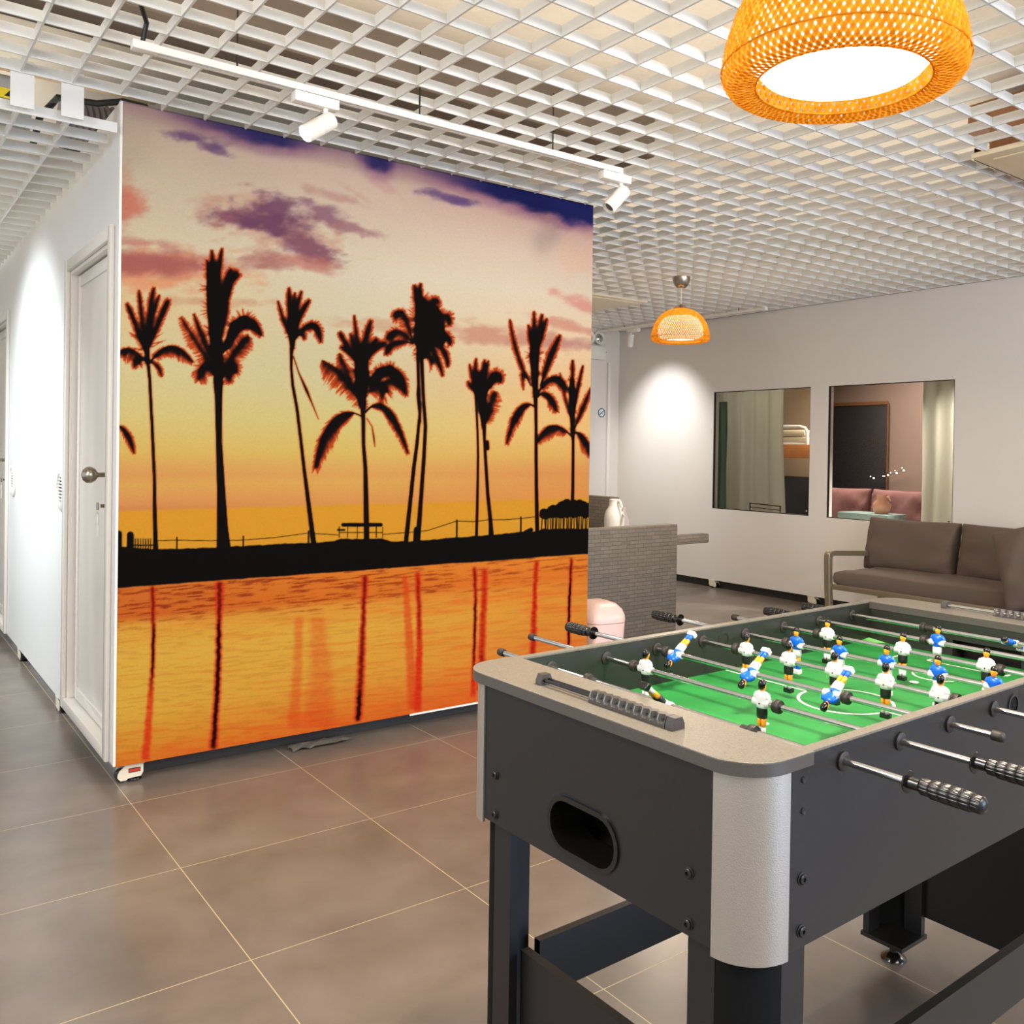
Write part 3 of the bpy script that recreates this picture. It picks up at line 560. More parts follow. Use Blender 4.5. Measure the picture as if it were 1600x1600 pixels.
for q in [((538,818),(597,818),6),((530,826),(540,826),3),((532,821),(532,838),1.4),((560,820),(560,838),1.2),((590,820),(590,838),1.4),((545,820),(545,838),1),((600,822),(600,838),1.2),((532,830),(600,830),1.2)]: path(CORE,[q[0],q[1]],[q[2],q[2]])
path(CORE,[(654,826),(653,850)],[11,11])
for i in range(46): x=848+random.random()*74; y=801-min(18,(x-848)*.55)*random.random()*1.0; path(CORE,[(x,y),(x+1,y+3)],[9+5*random.random()]*2)
for i in range(26): x=850+i*2.9; path(CORE,[(x,800),(x+random.uniform(-2,2),828)],[1.4,1.8])
path(CORE,[(850,803),(922,797)],[10,14]); path(CORE,[(824,830),(832,826)],[7,7])
def blur(A,r):
    k=np.exp(-np.arange(-3*r,3*r+1)**2/(2.*r*r)); k/=k.sum(); P=np.pad(A,((3*r,3*r),(0,0)),'edge'); B=sum(k[i]*P[i:i+A.shape[0]] for i in range(6*r+1)); P=np.pad(B,((0,0),(3*r,3*r)),'edge'); return sum(k[i]*P[:,i:i+A.shape[1]] for i in range(6*r+1))
D1_=blur(LEAF,1); D2_=blur(LEAF,3); tre=sst(842,800,PY)
red=np.clip(sst(.10,.5,D1_)*.7+LEAF*.5,0,1)*tre; halo=sst(.03,.4,D2_)*.5*tre; halo=halo[...,None]; IMG=IMG*(1-halo)+np.array((226,128,52))*halo
red=red[...,None]; IMG=IMG*(1-red)+np.array((186,58,22))*red
blk=np.clip(np.maximum(np.maximum(sst(.46,.80,D2_),sst(.62,1.05,D1_*.7+LEAF*.35))*tre,CORE),0,1)[...,None]; IMG=IMG*(1-blk)+np.array((9,5,5))*blk
# vertex grid on the panel: homography from panel fractions to chart coordinates
src=np.array([(0,1),(1,1),(1,0),(0,0)],float); dst=np.array([(188,157),(925,320),(920.5,1065),(181,1199)],float); A_=[];b_=[]
for (u,v),(x,y) in zip(src,dst): A_+= [[u,v,1,0,0,0,-u*x,-v*x],[0,0,0,u,v,1,-u*y,-v*y]]; b_+=[x,y]
hh=np.linalg.solve(np.array(A_),np.array(b_)); NX,NY=680,900
U_,V_=np.meshgrid(np.linspace(0,1,NX+1),np.linspace(0,1,NY+1)); dn=hh[6]*U_+hh[7]*V_+1
DX=((hh[0]*U_+hh[1]*V_+hh[2])/dn-X0)*SQ-.5; DY=((hh[3]*U_+hh[4]*V_+hh[5])/dn-Y0)*SQ-.5
DX=np.clip(DX,0,RW-2);DY=np.clip(DY,0,RH-2); ix=DX.astype(int);iy=DY.astype(int);fx=(DX-ix)[...,None];fy=(DY-iy)[...,None]
CL=(IMG[iy,ix]*(1-fx)+IMG[iy,ix+1]*fx)*(1-fy)+(IMG[iy+1,ix]*(1-fx)+IMG[iy+1,ix+1]*fx)*fy
CL=np.clip(CL,0,255)/255.; CL=np.where(CL<=.04045,CL/12.92,((CL+.055)/1.055)**2.4)
nv=(NX+1)*(NY+1); co=np.zeros((nv,3),np.float32); co[:,0]=(U_*ML*.9995).ravel(); co[:,1]=-.0025; co[:,2]=(.071+V_*(2.456-.071)).ravel()
me=bpy.data.meshes.new('mural_print'); me.vertices.add(nv); me.vertices.foreach_set('co',co.ravel())
ii,jj=np.meshgrid(np.arange(NX),np.arange(NY)); a=(jj*(NX+1)+ii).ravel(); q=np.stack([a,a+1,a+NX+2,a+NX+1],1).astype(np.int32); nf_=len(q)
me.loops.add(nf_*4); me.loops.foreach_set('vertex_index',q.ravel()); me.polygons.add(nf_); me.polygons.foreach_set('loop_start',np.arange(0,nf_*4,4,dtype=np.int32)); me.update(calc_edges=True)
at=me.color_attributes.new('ink','FLOAT_COLOR','POINT'); c4=np.ones((nv,4),np.float32); c4[:,:3]=CL.reshape(-1,3); at.data.foreach_set('color',c4.ravel())
mm=bpy.data.materials.new('mural_ink'); mm.use_nodes=True; nt=mm.node_tree; b=nt.nodes['Principled BSDF']; va=nt.nodes.new('ShaderNodeVertexColor'); va.layer_name='ink'
gm=nt.nodes.new('ShaderNodeHueSaturation'); gm.inputs['Saturation'].default_value=1.0; gm.inputs['Value'].default_value=0.67
nt.links.new(va.outputs['Color'],gm.inputs['Color']); nt.links.new(gm.outputs[0],b.inputs['Base Color']); b.inputs['Roughness'].default_value=.8; b.inputs['Specular IOR Level'].default_value=.06; me.materials.append(mm)
mo=bpy.data.objects.new('wall_mural',me); COL.objects.link(mo); mo.location=(WX,MY,0); mo.rotation_euler=(0,0,-.0206)
tag(mo,'large sunset wall mural of black palm silhouettes above orange water','mural')

# ------------------------------------------------------------------ foosball table (local a = length, b = width)
TB=thing('foosball_table','black foosball table with silver corner trims and green pitch on the tiled floor','table football',(0.83416,0.76511,0),0.01345)
ZT=.865; ZB=.623; ZR=.8385; ZF=.768; A0=.17243; DA=.13405; BN=-.0625; BF=.5735; LA=1.292
def bolt(parent,p,d,r=.008,big=True):
    m=MB().mat('black'); q=Vector(d).to_track_quat('Z','Y').to_matrix().to_4x4(); T=TR(*p)@q
    m.rev([(r*1.25,0),(r*1.25,.0012),(r,.0016),(r,.004),(r*.85,.005),(r*.45,.005),(r*.40,.0025)] if big else [(r,0),(r,.001),(r*.8,.002),(r*.3,.0015)],16,T); m.done('bolt',parent)
# end panels, pocket
def endp(x,sg):
    pock=stadium(.254,.682,.076,.0385,10)
    T=Matrix.Translation((x,0,0))@YZ
    o=holed('end_panel',rect(0.004,.508,ZB,.8475),[pock],.016,'panel',T,TB)
    c=MB().mat('gloss_black'); n=22; pts=stadium(.254,.682,.080,.0425,10); ipt=stadium(.254,.682,.0725,.035,10)
    xo=x-.0035 if sg<0 else x+.016+.0035
    P0=[c.b.verts.new((xo,y,z)) for y,z in pts]; P1=[c.b.verts.new((xo,y,z)) for y,z in ipt]; P2=[c.b.verts.new((x+.008,y,z)) for y,z in pts]; P3=[c.b.verts.new((x+.008+(-sg)*.05,y,z)) for y,z in ipt]
    N=len(pts)
    for i in range(N):
        j=(i+1)%N; fs=[c.b.faces.new((P0[i],P0[j],P1[j],P1[i])),c.b.faces.new((P2[i],P2[j],P0[j],P0[i])),c.b.faces.new((P1[i],P1[j],P3[j],P3[i]))]; c._fin(fs,True)
    c.done('pocket_rim',o)
    v=MB().mat('void'); dx=-sg; y0,y1=.16,.348; z0,z1=.636,.728; X=sorted((x+.017 if sg<0 else x-.001,x+.016*(sg<0)+dx*.085))
    v.box(X[0],X[1],y0-.004,y0,z0,z1); v.box(X[0],X[1],y1,y1+.004,z0,z1); v.box(X[0],X[1],y0,y1,z0-.004,z0); v.box(X[0],X[1],y0,y1,z1,z1+.004)
    xx=X[1] if sg<0 else X[0]; v.box(min(xx,xx+dx*.004),max(xx,xx+dx*.004),y0,y1,z0,z1); v.done('ball_return_tray',o)
    for b in (.476,.042):
        for z in (.703,.6385): bolt(o,((x if sg<0 else x+.016),b,z),(sg,0,0),.0065)
endp(0.0,-1); endp(LA-.016,1)
for (y0,y1,sg) in ((BN,BN+.0165,-1),(BF-.0165,BF,1)):
    m=MB().mat('panel'); m.box(.062,LA-.062,y0,y1,ZB,ZT-.0025); 
    o=m.done('side_panel',TB)
    m=MB().mat('inner'); yi=y1 if sg<0 else y0; m.box(.105,LA-.105,min(yi,yi-sg*.001),max(yi,yi-sg*.001),ZF-.002,ZT-.003); m.done('inner_lining',o)
    m=MB().mat('top'); m.box(.100,LA-.100,y0-.0005,y1+.0005,ZT-.003,ZT); m.done('top_rail_cap',o)
    for a in (.09,LA-.09):
        for z,big in ((.709,True),(.644,True),(.832,False),(.793,False)): bolt(o,(a,y0 if sg<0 else y1,z),(0,sg,0),.0065 if big else .0042,big)
# silver and black corner trims
def corner(name,cx,cy,sx,sy,r,z0,z1,mk,par):
    m=MB().mat(mk); n=12; out=[];inn=[]
    pts=[(cx+sx*r*math.cos(t*PI/2/n)*-1,cy+sy*r*math.sin(t*PI/2/n)*-1) for t in range(n+1)]
    ip=[(cx+(x-cx)*.93,cy+(y-cy)*.93) for x,y in pts][::-1]
    m.poly(pts+ip,z1-z0,TR(0,0,z0)); 
    for f in m.b.faces: f.smooth=len(f.verts)==4
    return m.done(name,par)
R_=.0655
for (cx,cy,sx,sy) in ((.0635,.0020,1,1),(.0635,.5085,1,-1),(LA-.0635,.0020,-1,1),(LA-.0635,.5085,-1,-1)):
    corner('corner_trim',cx,cy,sx,sy,R_+.001,ZB-.007,.8475,'alu',TB)
# end plates with round outer corners
def plate(sgn):
    x0,x1=(-.012,.107); r=.066; pts=[(x1,BN-.0035),(x1,BF+.0035)]
    for t in range(9): a=PI/2+t*PI/16; pts.append((x0+r+r*math.cos(a),BF+.0035-r+r*math.sin(a)))
    for t in range(9): a=PI+t*PI/16; pts.append((x0+r+r*math.cos(a),BN-.0035+r+r*math.sin(a)))
    if sgn>0: pts=[(LA-x,y) for x,y in pts][::-1]
    m=MB().mat('edge'); m.poly(pts,.0165,TR(0,0,.8475)); m.mat('top'); m.poly([(x,y) for x,y in pts],.0012,TR(0,0,.8640)); return m.done('end_plate',TB,bevel=.0008)
plates=[plate(-1),plate(1)]
for a0,a1,sg in ((.1035,.106,1),(LA-.106,LA-.1035,-1)):
    o=holed('goal_wall',rect(BN+.017,BF-.017,ZF-.002,.847),[rect(.175,.335,ZF+.0005,.806)],.0025,'inner',Matrix.Translation((a0,0,0))@YZ,TB)
    m=MB().mat('void'); xs=(a0-.05,a0-.001) if sg>0 else (a1+.001,a1+.05); m.box(xs[0],xs[1],.172,.338,ZF-.03,ZF-.026); m.box(xs[0],xs[1],.172,.175,ZF-.03,.81); m.box(xs[0],xs[1],.335,.338,ZF-.03,.81)
    xb=xs[0] if sg>0 else xs[1]; m.box(xb-.001,xb+.001,.172,.338,ZF-.03,.81); m.done('goal_box',o)
# field
def field_mat():
    m=bpy.data.materials.new('green_pitch_print'); m.use_nodes=True; nt=m.node_tree; b=nt.nodes['Principled BSDF']
    tc=nt.nodes.new('ShaderNodeTexCoord'); n=nt.nodes.new('ShaderNodeTexNoise'); n.inputs['Scale'].default_value=9; nt.links.new(tc.outputs['Object'],n.inputs['Vector'])
    cr=nt.nodes.new('ShaderNodeValToRGB'); cr.color_ramp.elements[0].position=.35; cr.color_ramp.elements[0].color=srgb((30,118,52)); cr.color_ramp.elements[1].position=.7; cr.color_ramp.elements[1].color=srgb((40,134,62))
    nt.links.new(n.outputs['Fac'],cr.inputs[0]); nt.links.new(cr.outputs[0],b.inputs['Base Color']); b.inputs['Roughness'].default_value=.42; return m
MT['field']=field_mat()
m=MB().mat('field'); FA0,FA1=.106,LA-.106; FB0,FB1=BN+.0175,BF-.0175; m.box(FA0,FA1,FB0,FB1,ZF-.006,ZF); fld=m.done('playfield',TB)
m=MB().mat('shirtw'); CA_=(FA0+FA1)/2; CB_=(FB0+FB1)/2; zz=ZF+.0004
def ring(cx,cy,r,w_,a0=0,a1=2*PI,n=48):
    v=[]
    for i in range(n+1): a=a0+(a1-a0)*i/n; v.append((m.b.verts.new((cx+(r-w_/2)*math.cos(a),cy+(r-w_/2)*math.sin(a),zz)),m.b.verts.new((cx+(r+w_/2)*math.cos(a),cy+(r+w_/2)*math.sin(a),zz))))
    m._fin([m.b.faces.new((v[i][0],v[i][1],v[i+1][1],v[i+1][0])) for i in range(n)])
def quad(x0,x1,y0,y1): m._fin([m.b.faces.new([m.b.verts.new(p) for p in ((x0,y0,zz),(x1,y0,zz),(x1,y1,zz),(x0,y1,zz))])])
MK=lambda: m.done('pitch_marking',fld)
ring(CA_,CB_,.087,.006); quad(CA_-.003,CA_+.003,FB0+.004,CB_-.084); quad(CA_-.003,CA_+.003,CB_+.084,FB1-.004); 
MK()
for sx,xa in ((1,FA0),(-1,FA1)):
    m=MB().mat('shirtw')
    X=lambda a,b:(min(xa+sx*a,xa+sx*b),max(xa+sx*a,xa+sx*b))
    quad(*X(.20,.206),CB_-.155,CB_+.155)
    for s in (-1,1): quad(*X(.03,.20),CB_+s*.155-.003,CB_+s*.155+.003)
    quad(*X(.09,.096),CB_-.09,CB_+.09)
    for s in (-1,1): quad(*X(.03,.09),CB_+s*.09-.003,CB_+s*.09+.003)
    ring(xa+sx*.206,CB_,.05,.005,-PI/2 if sx>0 else PI/2,PI/2 if sx>0 else 3*PI/2,20); MK()
for sx,xa in ((1,FA0+.30),(-1,FA1-.30)): m=MB().mat('shirtw'); m.rev([(.0095,ZF+.0002),(.0095,ZF+.0007)],20,TR(xa,CB_,0)); m.done('penalty_spot',fld)
for xa,sx in ((FA0,1),(FA1,-1)):
    for ya,sy in ((FB0,1),(FB1,-1)):
        m=MB().mat('lightgreen'); v=[m.b.verts.new(p) for p in ((xa,ya,ZF+.006),(xa+sx*.07,ya,ZF+.0006),(xa,ya+sy*.05,ZF+.0006))]; m._fin([m.b.faces.new(v)]); m.done('corner_ramp',fld)
# legs and stretchers
def leg(cx,cy,sx,sy):
    """cx,cy = outer corner point; sx,sy point inwards"""
    m=MB().mat('leg'); t=.016; z0,z1=.062,ZB+.12
    X=lambda a,b:(min(cx+sx*a,cx+sx*b),max(cx+sx*a,cx+sx*b)); Y=lambda a,b:(min(cy+sy*a,cy+sy*b),max(cy+sy*a,cy+sy*b))
    m.box(*X(.004,.004+t),*Y(.062,.108),z0,z1); m.box(*X(.062,.108),*Y(.004,.004+t),z0,z1)
    o=m.done('leg',TB)
    corner('leg_corner_trim',cx+sx*.0645,cy+sy*.0645,sx,sy,.060,z0,ZB-.008,'mblack',o)
    m=MB().mat('leg'); m.box(*X(.0,.112),*Y(.0,.112),z0-.010,z0); m.done('foot_plate',o)
    m=MB().mat('gloss_black'); m.rev([(.004,.052),(.004,.028),(.009,.028),(.010,.018),(.016,.014),(.030,.004),(.031,0.0005)],24,TR(cx+sx*.058,cy+sy*.058,0)); m.done('levelling_foot',o)
leg(.012,BN+.012,1,1); leg(.012,BF-.012,1,-1); leg(LA-.05,BN+.012,-1,1); leg(LA-.05,BF-.045,-1,-1)
m=MB().mat('leg'); m.box(.12,LA-.16,.508,.524,.277,.377); m.done('long_stretcher',TB)
m=MB().mat('leg'); m.box(.12,LA-.16,-.006,.010,.262,.362); m.done('long_stretcher',TB)
m=MB().mat('leg'); m.box(.040,.056,.055,.455,.105,.412); m.done('end_stretcher',TB)
m=MB().mat('leg'); m.box(LA-.056,LA-.04,.055,.455,.105,.412); m.done('end_stretcher',TB)
# rod bushings and ball holes
def bushing(a,par):
    for y,sg in ((BN,-1),(BN+.0165,1),(BF-.0165,-1),(BF,1)):
        pass
for i in range(8):
    a=A0+i*DA
    for y0,y1 in ((BN,BN+.0165),(BF-.0165,BF)):
        m=MB().mat('rubber'); m.rev([(.006,-.0045),(.0095,-.0045),(.0125,-.003),(.0125,-.0005),(.0075,.0),(.0075,.0165),(.0125,.017),(.0125,.0195),(.0095,.021),(.006,.021)],24,TR(a,y0,ZR)@RX(-PI/2)); m.done('rod_bushing',TB)
for y0 in (BN,BF-.0165):
    m=MB().mat('rubber'); T=TR(.640,y0-.002,.8345)@RX(-PI/2); m.rev([(.0135,0),(.0175,.0),(.0175,.0205),(.0135,.0205),(.0125,.010)],28,T,caps=False); m.mat('mblack'); m.rev([(.0134,.0016),(.0134,.0189)],24,T); m.done('ball_hole_ring',TB)  # black plug stands in for the dark inside of each ball hole
# score sliders
def abacus(par,ax,nblk,dy0,side):
    y0,y1=.095,.398
    s=MB().mat('score')
    def blk(yc,w_):
        nonlocal s
        P=[(-.0115,0),(.0115,0),(.0115,.007),(.007,.0165),(-.007,.0165),(-.0115,.007)]
        s.poly([(x,z) for x,z in P],w_,TR(ax,yc+w_/2,ZT+.0003)@RX(PI/2))
    blk(y1-.007,.014); s.done('score_end_block',par); s=MB().mat('score'); blk(y0+.007,.014); s.done('score_end_block',par)
    for dx in (-.0045,.0045):
        r=MB().mat('chrome' if side else 'gloss_black'); r.cyl((ax+dx,y0+.012,ZT+.008),(ax+dx,y1-.012,ZT+.008),.0028,n=8); r.done('score_rail',par)
    bw=.0158
    for k in range(nblk):
        s=MB().mat('score'); yc=y0+.015+bw*(k+.5); P=[]; N=9
        sec=[]
        for q in range(N+1):
            u=-1+2*q/N; wv=.5*(1+math.cos(PI*u)); sec.append((yc+u*bw/2,wv))
        rings=[]
        for y,wv in sec:
            d=.0078*wv**1.3; P=[(-.0118,0),(.0118,0),(.0118,.005),(.0112-d,.009),(.0072-d*.62,.0162),(-.0072+d*.62,.0162),(-.0112+d,.009),(-.0118,.005)]
            rings.append([s.b.verts.new((ax+x,y,ZT+.0005+z)) for x,z in P])
        fs=[]
        for j in range(N):
            for i in range(8): fs.append(s.b.faces.new((rings[j][i],rings[j][(i+1)%8],rings[j+1][(i+1)%8],rings[j+1][i])))
        s._fin(fs,True); s._fin([s.b.faces.new(rings[0][::-1]),s.b.faces.new(rings[-1])]); s.done('score_counter',par)
abacus(plates[0],.031,10,0,0); abacus(plates[1],LA-.036,10,0,1)
# figures
def figure_mesh(team):
    sh='shirtw' if team=='w' else 'shirtb'; so='black' if team=='w' else 'shirtw'; sk='shirtw' if team=='w' else 'shirtb'; sho='gloss_black' if team=='w' else 'shirtw'
    m=MB()
    m.mat(sho); m.box(-.0045,.0075,-.0088,.0088,-.060,-.0505,bev=.0015)
    for s in (-1,1):
        m.mat(sk); m.loft([(-.052,0,s*.0037,.0034,.0034),(-.046,0,s*.0038,.0040,.0037),(-.0385,0,s*.0039,.0038,.0037)],10)
        m.mat('skin'); m.loft([(-.0385,0,s*.0039,.0039,.0037),(-.032,0,s*.0040,.0045,.0041),(-.0235,0,s*.0041,.0048,.0043)],10)
    m.mat(so); m.loft([(-.0245,0,0,.0056,.0090),(-.018,0,0,.0062,.0096),(-.010,0,0,.0060,.0096),(-.006,0,0,.0055,.0094)],16,p=2.6)
    m.mat(sh); m.loft([(-.0085,0,0,.0062,.0100),(-.003,0,0,.0068,.0104),(.004,.0004,0,.0072,.0114),(.010,.0006,0,.0072,.0132),(.0145,.0002,0,.0062,.0128),(.0172,0,0,.0044,.0088),(.0183,0,0,.003,.0045)],18,p=2.3)
    for s in (-1,1):   # arms bent back over the rod sleeve
        m.mat(sh); m.tube([(0,s*.0112,.0135),(-.0004,s*.0136,.0085),(.0004,s*.0138,.002),(.002,s*.0125,-.003)],[.0032,.0035,.0032,.0028],8)
    m.mat('shirtw'); m.cyl((0,-.0168,0),(0,.0168,0),.0066,n=16)
    m.mat('skin'); m.loft([(.0165,0,0,.0034,.0034),(.0195,0,0,.0034,.0034)],12); m.loft([(.0182,.0008,0,.0026,.0026),(.0200,.0010,0,.0044,.0040),(.0235,.0006,0,.0056,.0052),(.0275,.0004,0,.0060,.0055),(.0310,0,0,.0052,.0049),(.0330,0,0,.003,.003)],16)
    m.ball((.0064,0,.0250),.0014,.0011,.0018,8,5)      # nose
    for s in (-1,1): m.ball((.0006,s*.0054,.0250),.0013,.0009,.0018,6,5)
    m.mat('hair'); m.loft([(.0215,-.0030,0,.0034,.0046),(.0255,-.0022,0,.0048,.0057),(.0290,-.0008,0,.0064,.0061),(.0325,-.0004,0,.0062,.0059),(.0352,-.0006,0,.0046,.0046),(.0364,-.0008,0,.0020,.0022)],16)
    for s in (-1,1): m.ball((.0056,s*.0020,.0268),.0008,.0009,.0005,6,4)   # eyes
    m.mat('shirtb' if team=='w' else 'shirtw')
    m.mat('black'); m.rev([(.0013,0),(.0013,.0012)],8,TR(-.0066,0,-.001)@RY(-PI/2)); m.rev([(.0016,0),(.0016,.001)],10,TR(.0064,0,-.0015)@RY(PI/2))
    bmesh.ops.recalc_face_normals(m.b,faces=m.b.faces[:]); me=bpy.data.meshes.new('player'); m.b.to_mesh(me); m.b.free()
    for k in m.m: me.materials.append(MT[k])
    return me
FM={'w':figure_mesh('w'),'b':figure_mesh('b')}
def grip(par,b0,b1,sg):
    """b0 = flange position, grip runs in direction sg to b1"""
    Lg=abs(b1-b0); T=TR(0,b0,0)@RX(-PI/2 if sg>0 else PI/2); m=MB().mat('gripb')
    f_=MB().mat('gloss_black'); f_.rev([(.0056,-.0012),(.0132,-.0010),(.0140,.0002),(.0132,.0014),(.0078,.0018),(.0074,.0175)],28,T); f_.done('handle_flange',par)
    prof=[]; s0=.0165; bands=6; bl=(Lg-s0-.004)/bands
    prof.append((.0076,s0))
    for k in range(bands):
        za=s0+.002+k*bl; rr=[.0100,.0114,.0118,.0118,.0116,.0104][k]
        prof+=[(rr-.0010,za),(rr-.0002,za+.0005),(rr,za+.0012),(rr+.0001,za+bl*.5),(rr,za+bl-.0014),(rr-.0002,za+bl-.0007),(rr-.0010,za+bl-.0002)]
    prof+=[(.0075,Lg-.0005),(.003,Lg+.001)]
    def fn(r,z,a): return r*(1+(.10*(abs(math.sin(a*7))**.5-.8) if s0+.003<z<Lg-.004 else 0))
    m.rev(prof,112,T,fn=fn); return m.done('handle',par,sharp=False)
def cap(par,b,sg):
    T=TR(0,b,0)@RX(-PI/2 if sg>0 else PI/2); m=MB().mat('rubber'); m.rev([(.0054,0),(.0072,.0),(.0076,.002),(.0076,.011),(.0068,.0155),(.004,.018),(.001,.0185)],20,T); return m.done('end_cap',par)
def bumper(par,b,sg,sleeve):
    T=TR(0,b,0)@RX(-PI/2 if sg>0 else PI/2); m=MB().mat('rubber'); P=[(.0052,-.0065),(.0100,-.0062),(.0108,-.0045),(.0100,-.0030),(.0108,-.001),(.0108,.0035),(.0102,.0055)]
    P+= [(.0070,.006),(.0068,.006+sleeve),(.0054,.007+sleeve)] if sleeve else [(.0052,.006)]
    m.rev(P,24,T); return m.done('bumper',par)
def rot(face,phi): return (0,math.radians(phi),0 if face>0 else PI)
RODS=[('w',[(.264,130,1)],[(.449,-1,.014),(.086,1,.014)],(-.155,-.252),.705),
 ('w',[(.447,0,1),(.179,0,1)],[(.478,1,0),(.148,-1,0)],(-.170,-.268),.786),
 ('b',[(.502,129,-1),(.316,129,-1),(.141,129,-1)],[(.529,1,0),(.114,-1,0)],(.752,.843),-.127),
 ('w',[(.438,0,1),(.334,0,1),(.231,0,1),(.127,0,1),(.026,0,1)],[(.465,1,0),(-.001,-1,0)],(-.170,-.266),.600),
 ('b',[(.417,4,-1),(.313,4,-1),(.208,4,-1),(.105,4,-1),(.002,4,-1)],[(.444,1,0),(-.026,-1,0)],(.752,.843),-.115),
 ('w',[(.437,0,-1),(.256,0,-1),(.083,0,-1)],[(.464,1,0),(.056,-1,0)],(-.165,-.262),.692),
 ('b',[(.256,-3,-1),(-.008,-3,-1)],[(.287,1,0),(-.036,-1,0)],(.625,.719),-.12),
 ('b',[(.165,70,-1)],[(.365,-1,.018),(-.02,1,0)],(.612,.704),-.12)]
for i,(tm,pl,bm,hd,cp) in enumerate(RODS):
    a=A0+i*DA; lo,hi=min(hd[0],cp),max(hd[0],cp); m=MB().mat('chrome'); m.cyl((0,lo,0),(0,hi,0),.0048,n=20); rod=m.done('rod',TB); rod.location=(a,0,ZR)
    sg=-1 if hd[1]<hd[0] else 1; grip(rod,hd[0],hd[1],sg); cap(rod,cp,-sg)
    for b,s_,sl in bm: bumper(rod,b,s_,sl)
    for b,ph,fc in pl:
        o=bpy.data.objects.new('player_figure',FM[tm]); COL.objects.link(o); o.parent=rod; o.location=(0,b,0); o.rotation_euler=rot(fc,ph)
        o['label']='white shirted player figure' if tm=='w' else 'blue shirted player figure'

# ------------------------------------------------------------------ pendant lamps
PROF=[(r_*.945,z_) for r_,z_ in [(.045,.222),(.085,.212),(.125,.192),(.160,.160),(.186,.118),(.200,.078),(.2065,.045),(.2075,.026),(.203,.012),(.192,.004),(.176,.0005),(.158,.002),(.149,.007)]]
def prof_at(u):
    L=[0]
    for i in range(1,len(PROF)): L.append(L[-1]+math.hypot(PROF[i][0]-PROF[i-1][0],PROF[i][1]-PROF[i-1][1]))
    x=u*L[-1]
    for i in range(1,len(L)):
        if x<=L[i] or i==len(L)-1:
            t=(x-L[i-1])/(L[i]-L[i-1]); return (PROF[i-1][0]+(PROF[i][0]-PROF[i-1][0])*t,PROF[i-1][1]+(PROF[i][1]-PROF[i-1][1])*t)
def pendant(name,label,loc,top,nst,power):
    t=thing(name,label,'lamp',loc,0,'woven pendant lamps')
    m=MB().mat('bamboo'); seg=34
    for dr in (1,-1):
        for k in range(nst):
            ph0=2*PI*k/nst+(0 if dr>0 else PI/nst*.6); tw=.72*dr; prev=None; off=.0010*dr; wd=2*PI/nst*.335
            for j in range(seg+1):
                u=j/seg; r,z=prof_at(u); ph=ph0+tw*u*1.5; wv=.0011*math.sin(k*PI+j*PI*.9)
                dw=wd if r>.11 else wd*min(1.0,.6+.4*r/.11)
                A=m.b.verts.new(((r+off+wv)*math.cos(ph-dw),(r+off+wv)*math.sin(ph-dw),z)); B=m.b.verts.new(((r+off+wv)*math.cos(ph+dw),(r+off+wv)*math.sin(ph+dw),z))
                if prev: f=m.b.faces.new((prev[0],prev[1],B,A)); f.material_index=m.cur
                prev=(A,B)
    for r,z,q in ((.197,.030,.0016),(.1405,.008,.0018),(.0435,.222,.004)): m.tube([(r*math.cos(2*PI*i/64),r*math.sin(2*PI*i/64),z) for i in range(64)],q,6,True)
    bmesh.ops.recalc_face_normals(m.b,faces=m.b.faces[:]); sh=m.done('lamp_shade',t)
    m=MB().mat('opal'); m.rev([(.0,.024),(.09,.024),(.130,.027),(.150,.05),(.152,.085),(.138,.125),(.118,.155),(.08,.172),(.0,.178)][1:-1],40); m.done('glowing_diffuser',t)
    m=MB().mat('steel'); m.rev([(.050,.224),(.046,.228),(.030,.245),(.010,.252),(.004,.256)],24); m.done('shade_cap',t)
    m=MB().mat('white'); m.cyl((0,0,.25),(0,0,top-loc[2]-.055),.0028,n=8); m.done('cord',t)
    m=MB().mat('steel'); h=top-loc[2]; m.rev([(.012,h-.075),(.030,h-.072),(.046,h-.055),(.056,h-.030),(.060,h-.004),(.060,h)],28); m.done('canopy',t)
    l=light(name+'_glow','AREA',(loc[0],loc[1],loc[2]-.004),power,WARM,(loc[0],loc[1],0),shape='DISK',size=.26)
    l.data.spread=math.radians(170)
    return t
pendant('pendant_lamp','large woven bamboo pendant lamp hanging close above the foosball table',(1.271,.913,1.838),2.446,92,16)
pendant('pendant_lamp','small distant woven bamboo pendant lamp hanging near the window wall',(4.331,4.357,1.966),2.40,84,13)
